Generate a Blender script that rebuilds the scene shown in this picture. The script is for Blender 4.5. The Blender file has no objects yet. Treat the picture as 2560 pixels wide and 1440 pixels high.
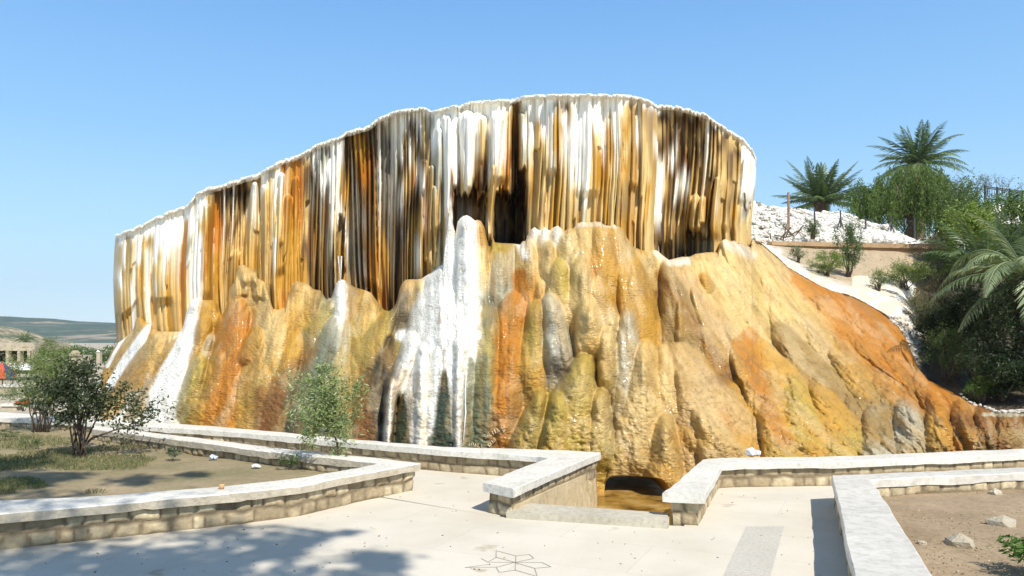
import bpy, bmesh, math, random
import numpy as np
from mathutils import Vector, Matrix
R_ = math.radians
random.seed(7); rng = np.random.default_rng(11)
S = bpy.context.scene; COL = S.collection
# ------------------------------------------------------------------ camera / world / sun
F, H0, EYE = 2009.0, 850.0, 2.4          # focal (photo px), horizon row, eye height
cd = bpy.data.cameras.new('camera'); cam = bpy.data.objects.new('camera', cd); COL.objects.link(cam)
cam.location = (0, 0, EYE); cam.rotation_euler = (R_(90), 0, 0)
cd.sensor_width = 36; cd.lens = 36 * F / 2560; cd.shift_y = (H0 - 720) / 2560
cd.clip_start = .1; cd.clip_end = 9000
S.camera = cam
SUN = Vector((.46, -.89, 0)).normalized() * math.cos(R_(46)) + Vector((0, 0, math.sin(R_(46))))
w = bpy.data.worlds.new('World'); S.world = w; w.use_nodes = True
nt = w.node_tree; bg = nt.nodes['Background']; sky = nt.nodes.new('ShaderNodeTexSky')
sky.sky_type = 'NISHITA'; sky.sun_disc = False; sky.sun_elevation = R_(46)
sky.sun_rotation = math.atan2(SUN.x, SUN.y); sky.air_density = 1.0; sky.dust_density = 0.0; sky.ozone_density = 3.5
# physical sky blended with an elevation gradient; unseen zenith greyed and dimmed to cut fill
tcn = nt.nodes.new('ShaderNodeTexCoord'); sxyz = nt.nodes.new('ShaderNodeSeparateXYZ'); nt.links.new(tcn.outputs['Generated'], sxyz.inputs[0])
cr = nt.nodes.new('ShaderNodeValToRGB'); ce = cr.color_ramp.elements
for _ in range(3): ce.new(.5)
for i, (p_, c_) in enumerate([(0, (5.3, 6.9, 7.8)), (.12, (3.1, 5.3, 7.2)), (.24, (1.75, 3.9, 6.5)), (.40, (.95, 2.7, 5.6)), (1, (.9, 1.15, 1.6))]): ce[i].position = p_; ce[i].color = (*[k / 8 for k in c_], 1)
nt.links.new(sxyz.outputs['Z'], cr.inputs[0])
vm = nt.nodes.new('ShaderNodeVectorMath'); vm.operation = 'SCALE'; vm.inputs['Scale'].default_value = 8 * 1.04; nt.links.new(cr.outputs[0], vm.inputs[0])
mxs = nt.nodes.new('ShaderNodeMix'); mxs.data_type = 'RGBA'; mxs.inputs[0].default_value = .75; nt.links.new(sky.outputs[0], mxs.inputs[6]); nt.links.new(vm.outputs[0], mxs.inputs[7])
nt.links.new(mxs.outputs[2], bg.inputs[0]); bg.inputs[1].default_value = .125
sl = bpy.data.lights.new('sun', 'SUN'); sl.energy = 5.0; sl.angle = R_(.5); sl.color = (1, .945, .85)
so = bpy.data.objects.new('sun', sl); COL.objects.link(so); so.rotation_euler = SUN.to_track_quat('Z', 'Y').to_euler()
S.view_settings.view_transform = 'Standard'; S.view_settings.look = 'None'
S.view_settings.exposure = .43; S.view_settings.gamma = 1

# ------------------------------------------------------------------ helpers
def P(px, py, Y): return (np.asarray(px) - 1280.) * Y / F, Y + 0 * np.asarray(px), EYE - (np.asarray(py) - H0) * Y / F
def pt(px, py, Y): return Vector(((px - 1280) * Y / F, Y, EYE - (py - H0) * Y / F))
def G(px, py, z=0.):
    Y = F * (EYE - z) / (py - H0); return Vector(((px - 1280) * Y / F, Y, z))
TBL = np.random.default_rng(3).random((256, 256))
def vn(x, y):
    xi = np.floor(x).astype(int); yi = np.floor(y).astype(int); fx = x - xi; fy = y - yi
    fx = fx * fx * (3 - 2 * fx); fy = fy * fy * (3 - 2 * fy)
    a = TBL[xi & 255, yi & 255]; b = TBL[(xi + 1) & 255, yi & 255]; c = TBL[xi & 255, (yi + 1) & 255]; d = TBL[(xi + 1) & 255, (yi + 1) & 255]
    return (a * (1 - fx) + b * fx) * (1 - fy) + (c * (1 - fx) + d * fx) * fy
def fbm(x, y, o=4, s=0.):
    t = 0; a = .5; x = np.asarray(x, float) + s * 17.3; y = np.asarray(y, float) + s * 9.1; n = 0
    for i in range(o): t = t + a * vn(x, y); n += a; x = x * 2.03 + 11; y = y * 2.01 + 5; a *= .5
    return t / n
def sm(a, b, x): t = np.clip((x - a) / (b - a), 0, 1); return t * t * (3 - 2 * t)
def tag(o, label=None, cat=None, group=None, kind=None):
    if label: o['label'] = label
    if cat: o['category'] = cat
    if group: o['group'] = group
    if kind: o['kind'] = kind
    return o
def empty(name, loc, label=None, cat=None, group=None):
    o = bpy.data.objects.new(name, None); COL.objects.link(o); o.location = loc; o.empty_display_size = .2
    return tag(o, label, cat, group)
def mesh(name, V, Fc, mat, parent=None, col=None, wet=None, smooth=True, uv=None):
    """V (n,3) world coordinates; Fc (m,k) array or list of lists"""
    V = np.asarray(V, float)
    if parent is not None: V = V - np.array(parent.matrix_world.translation if parent.parent else parent.location)
    me = bpy.data.meshes.new(name)
    me.vertices.add(len(V)); me.vertices.foreach_set('co', V.ravel())
    if isinstance(Fc, np.ndarray):
        m, k = Fc.shape; lt = np.full(m, k); flat = Fc.ravel()
    else:
        lt = np.array([len(f) for f in Fc]); flat = np.array([i for f in Fc for i in f]); m = len(Fc)
    me.loops.add(len(flat)); me.loops.foreach_set('vertex_index', flat.astype(np.int32))
    me.polygons.add(m); ls = np.zeros(m, np.int32); ls[1:] = np.cumsum(lt)[:-1]
    me.polygons.foreach_set('loop_start', ls)
    me.polygons.foreach_set('use_smooth', np.full(m, bool(smooth)))
    if uv is not None:
        a = me.attributes.new('UVW', 'FLOAT_VECTOR', 'POINT'); a.data.foreach_set('vector', np.asarray(uv, float).ravel())
    if col is not None:
        a = me.color_attributes.new('Col', 'FLOAT_COLOR', 'POINT'); c = np.ones((len(V), 4)); c[:, :3] = col; a.data.foreach_set('color', c.ravel())
    if wet is not None:
        a = me.attributes.new('Wet', 'FLOAT', 'POINT'); a.data.foreach_set('value', np.asarray(wet, float).ravel())
    me.update(calc_edges=True); me.validate()
    if mat: me.materials.append(mat)
    o = bpy.data.objects.new(name, me); COL.objects.link(o)
    if parent is not None: o.parent = parent
    return o
class MB:
    def __init__(s): s.v = []; s.f = []
    def add(s, v, f):
        b = len(s.v); s.v += [tuple(p) for p in v]; s.f += [[i + b for i in q] for q in f]
    def tube(s, pts, rad, n=6, cap=True):
        pts = [Vector(p) for p in pts]; vs = []; fs = []
        up = Vector((.13, .2, 1))
        for i, p in enumerate(pts):
            d = (pts[min(i + 1, len(pts) - 1)] - pts[max(i - 1, 0)]).normalized()
            a = d.cross(up)
            if a.length < .1: a = d.cross(Vector((1, 0, 0)))
            a.normalize(); b = d.cross(a)
            r = rad[i] if hasattr(rad, '__len__') else rad
            for k in range(n): t = 2 * math.pi * k / n; vs.append(p + (a * math.cos(t) + b * math.sin(t)) * r)
        for i in range(len(pts) - 1):
            for k in range(n): fs.append([i * n + k, i * n + (k + 1) % n, (i + 1) * n + (k + 1) % n, (i + 1) * n + k])
        if cap: fs.append(list(range(n))[::-1]); fs.append([(len(pts) - 1) * n + k for k in range(n)])
        s.add(vs, fs)
    def box(s, c, d, rz=0):
        c = Vector(c); m = Matrix.Rotation(rz, 3, 'Z'); x, y, z = [k / 2 for k in d]
        v = [c + m @ Vector((a * x, b * y, e * z)) for e in (-1, 1) for a, b in ((-1, -1), (1, -1), (1, 1), (-1, 1))]
        s.add(v, [[3, 2, 1, 0], [4, 5, 6, 7], [0, 1, 5, 4], [1, 2, 6, 5], [2, 3, 7, 6], [3, 0, 4, 7]])
    def build(s, name, mat, parent=None, smooth=False): return mesh(name, s.v, s.f, mat, parent, smooth=smooth)

# ------------------------------------------------------------------ materials
def newmat(name):
    m = bpy.data.materials.new(name); m.use_nodes = True; return m, m.node_tree, m.node_tree.nodes['Principled BSDF']
def N(t, k, **kw):
    n = t.nodes.new(k)
    for a, b in kw.items(): setattr(n, a, b)
    return n
def noise_node(t, scale, detail=6, rough=.6, vec=None, mapscale=None):
    n = N(t, 'ShaderNodeTexNoise'); n.inputs['Scale'].default_value = scale; n.inputs['Detail'].default_value = detail; n.inputs['Roughness'].default_value = rough
    g = N(t, 'ShaderNodeNewGeometry'); src = g.outputs['Position']
    if mapscale:
        mp = N(t, 'ShaderNodeMapping'); mp.inputs['Scale'].default_value = mapscale; t.links.new(src, mp.inputs[0]); src = mp.outputs[0]
    t.links.new(src, n.inputs['Vector']); return n
def ramp(t, fac, stops):
    r = N(t, 'ShaderNodeValToRGB'); e = r.color_ramp.elements
    while len(e) < len(stops): e.new(.5)
    for i, (p, c) in enumerate(stops): e[i].position = p; e[i].color = (*c, 1)
    t.links.new(fac, r.inputs[0]); return r
def mixc(t, mode, fac, a, b):
    m = N(t, 'ShaderNodeMix', data_type='RGBA', blend_type=mode)
    for i, v in ((0, fac), (6, a), (7, b)):
        if hasattr(v, 'is_linked') or hasattr(v, 'links'): t.links.new(v, m.inputs[i])
        else: m.inputs[i].default_value = v if i == 0 else (*v, 1)
    return m.outputs[2]
def bump(t, p, h, strength, dist):
    b = N(t, 'ShaderNodeBump'); b.inputs['Strength'].default_value = strength; b.inputs['Distance'].default_value = dist
    t.links.new(h, b.inputs['Height'])
    if p.inputs['Normal'].is_linked: t.links.new(p.inputs['Normal'].links[0].from_socket, b.inputs['Normal'])
    t.links.new(b.outputs[0], p.inputs['Normal'])
def rockmat(name, vert, bs=1.):
    m, t, p = newmat(name)
    a = N(t, 'ShaderNodeAttribute', attribute_name='Col')
    n1 = noise_node(t, 2.2, 8, .65, mapscale=(4, 4, .5) if vert else (1.6, 1.6, 1.0))
    n2 = noise_node(t, 14, 6, .7, mapscale=(1.5, 1.5, .25) if vert else None)
    r1 = ramp(t, n1.outputs[0], [(.3, (.84, .81, .76)), (.55, (1.05, 1.05, 1.04))])
    r2 = ramp(t, n2.outputs[0], [(.28, (.74, .71, .66)), (.46, (1.03, 1.03, 1.03))])
    c = mixc(t, 'MULTIPLY', .8, a.outputs['Color'], r1.outputs[0]); c = mixc(t, 'MULTIPLY', .7, c, r2.outputs[0])
    t.links.new(c, p.inputs['Base Color'])
    wt = N(t, 'ShaderNodeAttribute', attribute_name='Wet')
    mr = N(t, 'ShaderNodeMapRange'); mr.inputs[3].default_value = .75; mr.inputs[4].default_value = .2
    t.links.new(wt.outputs['Fac'], mr.inputs[0]); t.links.new(mr.outputs[0], p.inputs['Roughness'])
    p.inputs['Coat Roughness'].default_value = .1; mw = N(t, 'ShaderNodeMath', operation='MULTIPLY'); t.links.new(wt.outputs['Fac'], mw.inputs[0]); mw.inputs[1].default_value = .0 if vert else .3; t.links.new(mw.outputs[0], p.inputs['Coat Weight'])
    if vert:
        bump(t, p, n2.outputs[0], .3 * bs, .03)
        rg = noise_node(t, 10, 3, .5, mapscale=(.6, .6, 5)); bump(t, p, rg.outputs[0], .22 * bs, .03)
    else:
        b1 = noise_node(t, 3.2, 10, .62); bump(t, p, b1.outputs[0], .5 * bs, .14)
        b2 = noise_node(t, 15, 5, .62, mapscale=(.75, .75, 1.7)); bump(t, p, b2.outputs[0], .8 * bs, .06)
    return m
M = {}
M['curtain'] = rockmat('travertine_curtain', True); M['mound'] = rockmat('travertine_mound', False)
M['crust'] = rockmat('white_crust', False, .8)
def leafmat(name, trans=.35, rough=.5):
    m, t, p = newmat(name)
    a = N(t, 'ShaderNodeAttribute', attribute_name='Col'); t.links.new(a.outputs['Color'], p.inputs['Base Color'])
    p.inputs['Roughness'].default_value = rough
    tr = N(t, 'ShaderNodeBsdfTranslucent'); t.links.new(mixc(t, 'MULTIPLY', 1., a.outputs['Color'], (1.3, 1.5, .6)), tr.inputs[0])
    mx = N(t, 'ShaderNodeMixShader'); mx.inputs[0].default_value = trans
    o = t.nodes['Material Output']; t.links.new(p.outputs[0], mx.inputs[1]); t.links.new(tr.outputs[0], mx.inputs[2]); t.links.new(mx.outputs[0], o.inputs[0])
    return m
M['leaf'] = leafmat('leaf'); M['palmleaf'] = leafmat('palm_leaf', .2, .4); M['feather'] = leafmat('feathery_leaf', .45, .7)
def simple(name, c, rough=.7, c2=None, sc=5, b=0., bd=.02, met=0., sc2=None, stops=(.35, .65)):
    m, t, p = newmat(name); p.inputs['Roughness'].default_value = rough; p.inputs['Metallic'].default_value = met
    n = noise_node(t, sc, 8, .65); c2 = c2 or tuple(k * .7 for k in c)
    r = ramp(t, n.outputs[0], [(stops[0], c2), (stops[1], c)]); out = r.outputs[0]
    if sc2:
        n2 = noise_node(t, sc2, 6, .7); out = mixc(t, 'MULTIPLY', .8, out, ramp(t, n2.outputs[0], [(.33, (.7, .69, .66)), (.55, (1.04, 1.04, 1.04))]).outputs[0])
    t.links.new(out, p.inputs['Base Color'])
    if b: bump(t, p, noise_node(t, sc * 6, 6, .6).outputs[0], b, bd)
    return m
M['bark'] = simple('bark', (.16, .12, .085), .85, (.07, .05, .035), 9, .8, .03)
M['palmbark'] = simple('palm_bark', (.2, .14, .09), .9, (.06, .045, .03), 6, .9, .06)
M['coping'] = simple('limewashed_coping', (.68, .655, .59), .7, (.54, .515, .455), 1.7, .5, .015, sc2=16, stops=(.3, .6))
M['capside'] = simple('coping_side', (.50, .44, .345), .9, (.38, .33, .25), 2.5, .7, .03, sc2=9)
M['marble'] = simple('pale_coping', (.61, .58, .52), .55, (.53, .505, .45), 1.3, .2, .006, sc2=7, stops=(.35, .6))
M['soil'] = simple('garden_soil', (.36, .265, .165), .95, (.25, .18, .105), .9, .7, .03, sc2=14)
M['soil2'] = simple('lawn_soil', (.34, .26, .155), .95, (.2, .17, .085), .7, .7, .03, sc2=14)
M['plaster'] = simple('pale_plaster', (.55, .46, .30), .8, (.46, .36, .21), 1.5, .3, .01, sc2=9)
M['retain'] = simple('tan_render', (.44, .31, .18), .9, (.33, .22, .12), .8, .5, .04, sc2=5)
M['iron'] = simple('dark_iron', (.05, .05, .055), .5)
M['rust'] = simple('rusty_post', (.22, .11, .07), .8, (.33, .22, .16), 3)
M['white'] = simple('white_fabric', (.8, .8, .78), .7, (.7, .7, .7), 3)
M['red'] = simple('red_fabric', (.65, .07, .03), .6, (.55, .05, .02), 3)
M['blue'] = simple('blue_fabric', (.02, .03, .22), .6, (.02, .03, .16), 3)
M['bottle'] = simple('crushed_plastic', (.6, .68, .78), .25, (.35, .45, .7), 18)
M['cap'] = simple('blue_cap', (.05, .15, .6), .4)
M['cup'] = simple('paper_cup', (.55, .33, .15), .7)
M['concrete'] = simple('old_concrete', (.50, .43, .32), .9, (.36, .30, .22), .6, .3, .03, sc2=3)
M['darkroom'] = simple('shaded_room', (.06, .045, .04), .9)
M['step'] = simple('step_concrete', (.5, .46, .37), .85, (.4, .36, .28), 1.4, .4, .01, sc2=15)
M['greyslab'] = simple('grey_slab', (.51, .475, .41), .8, (.46, .43, .37), 1.5, .3, .004, sc2=30)
M['joint'] = simple('dark_joint', (.36, .33, .28), .9)
M['scratch'] = simple('scratched_rock', (.75, .6, .38), .8)
M['paper'] = simple('litter_white', (.8, .8, .82), .6)
for nm in ('coping', 'marble'):
    t_ = M[nm].node_tree; p_ = t_.nodes['Principled BSDF']; src_ = p_.inputs['Base Color'].links[0].from_socket
    n_ = noise_node(t_, 34 if nm == 'coping' else 20, 5, .75); n2_ = noise_node(t_, 2.6, 4, .6); mm_ = N(t_, 'ShaderNodeMath', operation='MULTIPLY'); 
    r_ = ramp(t_, n_.outputs[0], [(.30, (.42, .39, .34)), (.40, (1, 1, 1))]); r2_ = ramp(t_, n2_.outputs[0], [(.45, (0, 0, 0)), (.6, (1, 1, 1))])
    t_.links.new(mixc(t_, 'MULTIPLY', r2_.outputs[0], src_, r_.outputs[0]), p_.inputs['Base Color'])
# masonry with per-vertex colour
m, t, p = newmat('stone_masonry'); a = N(t, 'ShaderNodeAttribute', attribute_name='Col')
n = noise_node(t, 9, 8, .7); c = mixc(t, 'MULTIPLY', .9, a.outputs['Color'], ramp(t, n.outputs[0], [(.3, (.6, .57, .5)), (.65, (1.1, 1.1, 1.08))]).outputs[0])
t.links.new(c, p.inputs['Base Color']); p.inputs['Roughness'].default_value = .9; bump(t, p, noise_node(t, 24, 6, .6).outputs[0], .6, .02); M['masonry'] = m
# plaza paving: cream slabs, faint joints, stains
m, t, p = newmat('plaza_paving')
g = N(t, 'ShaderNodeNewGeometry'); mp = N(t, 'ShaderNodeMapping'); mp.inputs['Rotation'].default_value = (0, 0, R_(24)); t.links.new(g.outputs['Position'], mp.inputs[0])
br = N(t, 'ShaderNodeTexBrick'); br.inputs['Scale'].default_value = 1; br.inputs['Brick Width'].default_value = 2.3; br.inputs['Row Height'].default_value = 1.15
br.inputs['Mortar Size'].default_value = .006; br.inputs['Color1'].default_value = (.60, .55, .455, 1); br.inputs['Color2'].default_value = (.575, .525, .435, 1); br.inputs['Mortar'].default_value = (.52, .47, .39, 1)
t.links.new(mp.outputs[0], br.inputs[0])
n = noise_node(t, .8, 8, .6); c = mixc(t, 'MULTIPLY', .7, br.outputs[0], ramp(t, n.outputs[0], [(.3, (.86, .84, .8)), (.6, (1.04, 1.04, 1.04))]).outputs[0])
n = noise_node(t, 40, 4, .7); c = mixc(t, 'MULTIPLY', .7, c, ramp(t, n.outputs[0], [(.26, (.74, .72, .68)), (.42, (1, 1, 1))]).outputs[0])
n = noise_node(t, 2.1, 3, .5); c = mixc(t, 'MULTIPLY', .8, c, ramp(t, n.outputs[0], [(.26, (.68, .62, .53)), (.33, (1, 1, 1))]).outputs[0])
t.links.new(c, p.inputs['Base Color']); p.inputs['Roughness'].default_value = .85; bump(t, p, noise_node(t, 30, 6, .6).outputs[0], .25, .01); M['plaza'] = m
# hills
m, t, p = newmat('hill_scrub')
n = noise_node(t, .011, 9, .62, mapscale=(1, .6, 5)); r1 = ramp(t, n.outputs[0], [(.42, (.045, .075, .045)), (.57, (.075, .10, .055)), (.61, (.25, .20, .14)), (.70, (.33, .26, .19))])
n = noise_node(t, .06, 5, .7); c = mixc(t, 'MULTIPLY', .9, r1.outputs[0], ramp(t, n.outputs[0], [(.35, (.45, .5, .45)), (.55, (1.15, 1.15, 1.1))]).outputs[0])
t.links.new(c, p.inputs['Base Color']); p.inputs['Roughness'].default_value = .95; M['hill'] = m
m, t, p = newmat('dry_slope')
n = noise_node(t, .12, 9, .7); r1 = ramp(t, n.outputs[0], [(.42, (.08, .10, .05)), (.52, (.30, .24, .15)), (.6, (.46, .36, .25))]); t.links.new(r1.outputs[0], p.inputs['Base Color']); p.inputs['Roughness'].default_value = .95; M['dryslope'] = m
# pool water
m, t, p = newmat('pool_water')
n = noise_node(t, 1.6, 6, .6); r1 = ramp(t, n.outputs[0], [(.35, (.12, .06, .012)), (.55, (.42, .24, .05)), (.7, (.5, .36, .16))]); t.links.new(r1.outputs[0], p.inputs['Base Color'])
p.inputs['Roughness'].default_value = .12; bump(t, p, noise_node(t, 7, 4, .5, mapscale=(1, 2.2, 1)).outputs[0], .35, .04); M['water'] = m
m, t, p = newmat('falling_water'); p.inputs['Base Color'].default_value = (.85, .88, .9, 1); p.inputs['Roughness'].default_value = .1; p.inputs['Transmission Weight'].default_value = .35; M['spray'] = m

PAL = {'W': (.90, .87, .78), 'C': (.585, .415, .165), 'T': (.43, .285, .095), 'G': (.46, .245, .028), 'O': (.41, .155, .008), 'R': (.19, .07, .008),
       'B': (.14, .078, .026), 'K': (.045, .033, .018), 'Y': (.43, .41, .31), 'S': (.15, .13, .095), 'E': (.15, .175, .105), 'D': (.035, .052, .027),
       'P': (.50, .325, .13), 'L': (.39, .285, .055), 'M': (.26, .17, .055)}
# ================================================================== THE TRAVERTINE FORMATION
RIM = np.array([(283,588),(290,585),(330,572),(385,545),(420,530),(465,515),(485,487),(510,472),(545,466),(600,447),(640,437),(655,425),(700,402),(740,390),(790,362),(850,342),(860,332),(920,315),(945,295),(990,277),(1040,270),(1060,271),(1075,280),(1120,268),(1190,254),(1250,251),(1285,250),(1293,244),(1330,240),(1400,238),(1480,236),(1570,240),(1600,246),(1620,252),(1640,263),(1690,266),(1760,285),(1820,325),(1860,350),(1880,372),(1888,390),(1894,402)], float)
TOP = np.array([(252,950),(256,930),(262,912),(272,893),(281,874),(291,860),(309,848),(333,824),(340,797),(350,789),(361,799),(368,804),(376,806),(381,822),(400,829),(454,829),(460,808),(466,778),(476,751),(486,747),(500,747),(520,747),(538,752),(548,768),(555,789),(563,775),(569,755),(572,725),(585,706),(588,690),(590,675),(597,664),(606,661),(616,665),(628,672),(639,681),(645,697),(660,702),(670,716),(677,755),(683,772),(695,774),(712,768),(720,735),(730,708),(741,701),(752,704),(760,706),(774,713),(783,723),(802,726),(815,743),(829,733),(838,712),(847,700),(857,699),(866,703),(876,710),(886,718),(900,722),(914,726),(928,732),(945,756),(961,775),(973,778),(985,768),(992,752),(998,724),(1006,706),(1014,699),(1033,698),(1053,697),(1072,685),(1086,675),(1099,664),(1107,662),(1110,630),(1113,590),(1118,550),(1123,526),(1129,545),(1136,575),(1141,580),(1143,556),(1150,546),(1158,540),(1167,538),(1176,542),(1188,552),(1193,548),(1203,553),(1211,566),(1216,590),(1222,618),(1228,610),(1232,592),(1237,606),(1255,608),(1286,609),(1300,612),(1307,603),(1314,602),(1317,590),(1326,575),(1336,567),(1346,572),(1352,575),(1360,567),(1368,573),(1376,574),(1384,568),(1394,563),(1403,570),(1411,578),(1420,571),(1432,571),(1443,558),(1457,554),(1472,556),(1485,553),(1502,555),(1513,564),(1524,563),(1537,558),(1550,566),(1560,572),(1568,595),(1586,619),(1606,623),(1627,621),(1641,624),(1655,637),(1672,650),(1683,647),(1704,642),(1724,642),(1738,635),(1766,631),(1794,630),(1800,606),(1808,599),(1815,597),(1826,603),(1836,600),(1846,606),(1853,605),(1862,612),(1870,616),(1877,618),(1881,600),(1884,592),(1900,605),(1917,618),(1946,643),(1971,668),(2000,685),(2042,710),(2083,727),(2133,741),(2177,763),(2213,784),(2242,810),(2263,842),(2278,878),(2296,918),(2321,950),(2357,968),(2400,986),(2422,1008),(2465,1022),(2494,1033),(2560,1030),(2720,1030)], float)
rimY = lambda x: np.interp(x, RIM[:, 0], RIM[:, 1]); topY = lambda x: np.interp(x, TOP[:, 0], TOP[:, 1])
def gsm(xs, ys, x, s):   # interpolation blurred over s px
    t = 0
    for k in (-1, -.66, -.33, 0, .33, .66, 1): t = t + np.interp(x + k * s, xs, ys)
    return t / 7
CDX = [260, 285, 400, 500, 700, 900, 1100, 1300, 1450, 1550, 1700, 1800, 1860, 1895]
CDY = [26.5, 25.6, 24.6, 24.0, 22.9, 21.9, 21.0, 20.3, 20.0, 20.1, 20.7, 21.4, 22.1, 23.0]
OFX = [285,465,473,490,508,525,536,600,645,656,700,745,800,846,853,864,930,1000,1045,1060,1068,1080,1150,1235,1275,1287,1294,1306,1322,1400,1500,1600,1634,1646,1662,1720,1762,1800,1892]
OFY = [0,.1,.35,.42,.42,.3,-.3,-.5,-.35,.12,.22,.1,-.15,.12,.1,-.55,-.85,-.6,-.25,.05,-.15,.15,.55,.6,.35,-.2,-.25,.3,.5,.8,.9,.72,.5,-.25,-.6,-.6,-.25,.1,.2]
def Dcurt(x): return gsm(CDX, CDY, x, 60) - gsm(OFX, OFY, x, 6)
# --- curtain colour strips: x -> letters at the fractions VS of the drop; dark ones in recesses hold shade plus brown stain
VS = np.array([0, .07, .2, .35, .5, .65, .8, 1.])
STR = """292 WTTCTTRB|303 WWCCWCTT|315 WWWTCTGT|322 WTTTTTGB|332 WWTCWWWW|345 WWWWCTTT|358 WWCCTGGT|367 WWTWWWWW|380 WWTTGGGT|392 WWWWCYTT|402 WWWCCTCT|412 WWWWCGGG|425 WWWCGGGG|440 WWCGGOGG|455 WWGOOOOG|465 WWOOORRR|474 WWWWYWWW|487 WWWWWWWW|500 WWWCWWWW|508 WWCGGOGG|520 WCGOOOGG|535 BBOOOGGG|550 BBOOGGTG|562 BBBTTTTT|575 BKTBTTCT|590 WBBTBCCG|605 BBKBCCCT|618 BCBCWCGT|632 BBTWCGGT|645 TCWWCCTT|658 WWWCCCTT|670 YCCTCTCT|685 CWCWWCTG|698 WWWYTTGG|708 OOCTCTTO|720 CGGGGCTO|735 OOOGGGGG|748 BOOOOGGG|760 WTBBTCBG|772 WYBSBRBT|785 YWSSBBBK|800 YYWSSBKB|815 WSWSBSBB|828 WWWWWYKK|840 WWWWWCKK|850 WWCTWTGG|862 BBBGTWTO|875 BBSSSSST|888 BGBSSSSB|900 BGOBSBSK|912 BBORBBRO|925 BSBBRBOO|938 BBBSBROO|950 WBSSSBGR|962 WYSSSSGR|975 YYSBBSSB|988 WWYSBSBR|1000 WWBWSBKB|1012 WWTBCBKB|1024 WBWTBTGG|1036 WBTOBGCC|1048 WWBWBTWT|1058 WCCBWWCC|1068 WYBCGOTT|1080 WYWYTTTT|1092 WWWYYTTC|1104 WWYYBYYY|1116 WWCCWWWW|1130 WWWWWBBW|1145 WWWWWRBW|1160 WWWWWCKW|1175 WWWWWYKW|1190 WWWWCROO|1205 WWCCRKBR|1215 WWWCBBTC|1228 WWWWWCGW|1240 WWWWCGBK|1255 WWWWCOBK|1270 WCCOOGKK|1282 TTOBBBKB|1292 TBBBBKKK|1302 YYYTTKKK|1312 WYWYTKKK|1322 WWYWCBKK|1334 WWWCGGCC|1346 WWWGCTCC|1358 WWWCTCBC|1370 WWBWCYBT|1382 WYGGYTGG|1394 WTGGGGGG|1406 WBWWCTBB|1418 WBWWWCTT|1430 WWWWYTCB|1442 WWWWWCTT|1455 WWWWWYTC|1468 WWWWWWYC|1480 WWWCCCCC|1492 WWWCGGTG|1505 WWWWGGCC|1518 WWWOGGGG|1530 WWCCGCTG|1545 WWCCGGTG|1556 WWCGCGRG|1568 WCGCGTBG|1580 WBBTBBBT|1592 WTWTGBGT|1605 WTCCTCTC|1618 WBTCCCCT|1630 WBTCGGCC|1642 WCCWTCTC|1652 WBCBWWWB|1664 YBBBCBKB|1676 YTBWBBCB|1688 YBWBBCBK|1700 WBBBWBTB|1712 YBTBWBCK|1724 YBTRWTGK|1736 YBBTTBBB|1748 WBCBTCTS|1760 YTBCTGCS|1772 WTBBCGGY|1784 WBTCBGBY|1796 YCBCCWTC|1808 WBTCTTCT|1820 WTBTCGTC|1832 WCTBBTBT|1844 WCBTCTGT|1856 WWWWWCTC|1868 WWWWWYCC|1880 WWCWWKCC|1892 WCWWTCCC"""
SX = []; SC = []
for s_ in STR.split('|'):
    a_, b_ = s_.split(); SX.append(float(a_)); SC.append([PAL[k] for k in b_])
SX = np.array(SX); SC = np.array(SC)      # (n,8,3)
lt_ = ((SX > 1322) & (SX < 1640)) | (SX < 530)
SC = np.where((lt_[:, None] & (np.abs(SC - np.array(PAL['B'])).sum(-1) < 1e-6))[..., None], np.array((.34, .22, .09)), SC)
def strip_color(x, v, x0=None):
    # ragged vertical streaks: each narrow column reads a slightly shifted neighbour at its own height
    xx = x + (fbm(x / 9., v * 1.2, 2, 1) - .5) * 8 + (vn(x / 3.3, v * .5) - .5) * 3
    if x0 is not None:
        hsh = vn(x0 * 7.77, x0 * 0 + 1.5); hsb = vn(x0 * 3.31, x0 * 0 + 8.5)
        xx = xx * .2 + (x0 + (vn(x0 * 1.7, x0 * 0) - .5) * 10) * .8
    vv = np.clip(v + ((vn((x if x0 is None else x0) / 4.6, v * 0 + 3.3)) - .5) * .34 * sm(.02, .25, v) + (fbm(x / 13., v * 2, 2, 4) - .5) * .10, 0, 1)
    i = np.clip(np.searchsorted(SX, xx) - 1, 0, len(SX) - 2); fx = np.clip((xx - SX[i]) / (SX[i + 1] - SX[i]), 0, 1); fx = sm(.25, .75, fx)[..., None]
    j = np.clip(np.searchsorted(VS, vv) - 1, 0, 6); fv = np.clip((vv - VS[j]) / (VS[j + 1] - VS[j]), 0, 1); fv = (fv * fv * (3 - 2 * fv))[..., None]
    R__ = (SC[i, j] * (1 - fx) + SC[i + 1, j] * fx) * (1 - fv) + (SC[i, j + 1] * (1 - fx) + SC[i + 1, j + 1] * fx) * fv
    if x0 is not None:
        top = np.array(PAL['W']) * (1 - sm(.25, .75, v))[..., None] + np.array(PAL['C']) * sm(.25, .75, v)[..., None]
        k = (sm(.70, .78, hsh) * .8)[..., None]; R__ = R__ * (1 - k) + top * k; k = (sm(.72, .8, hsb) * .5 * sm(.2, .5, v))[..., None]; R__ = R__ * (1 - k) + np.array(PAL['G']) * k * 1.0
    return R__
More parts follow.
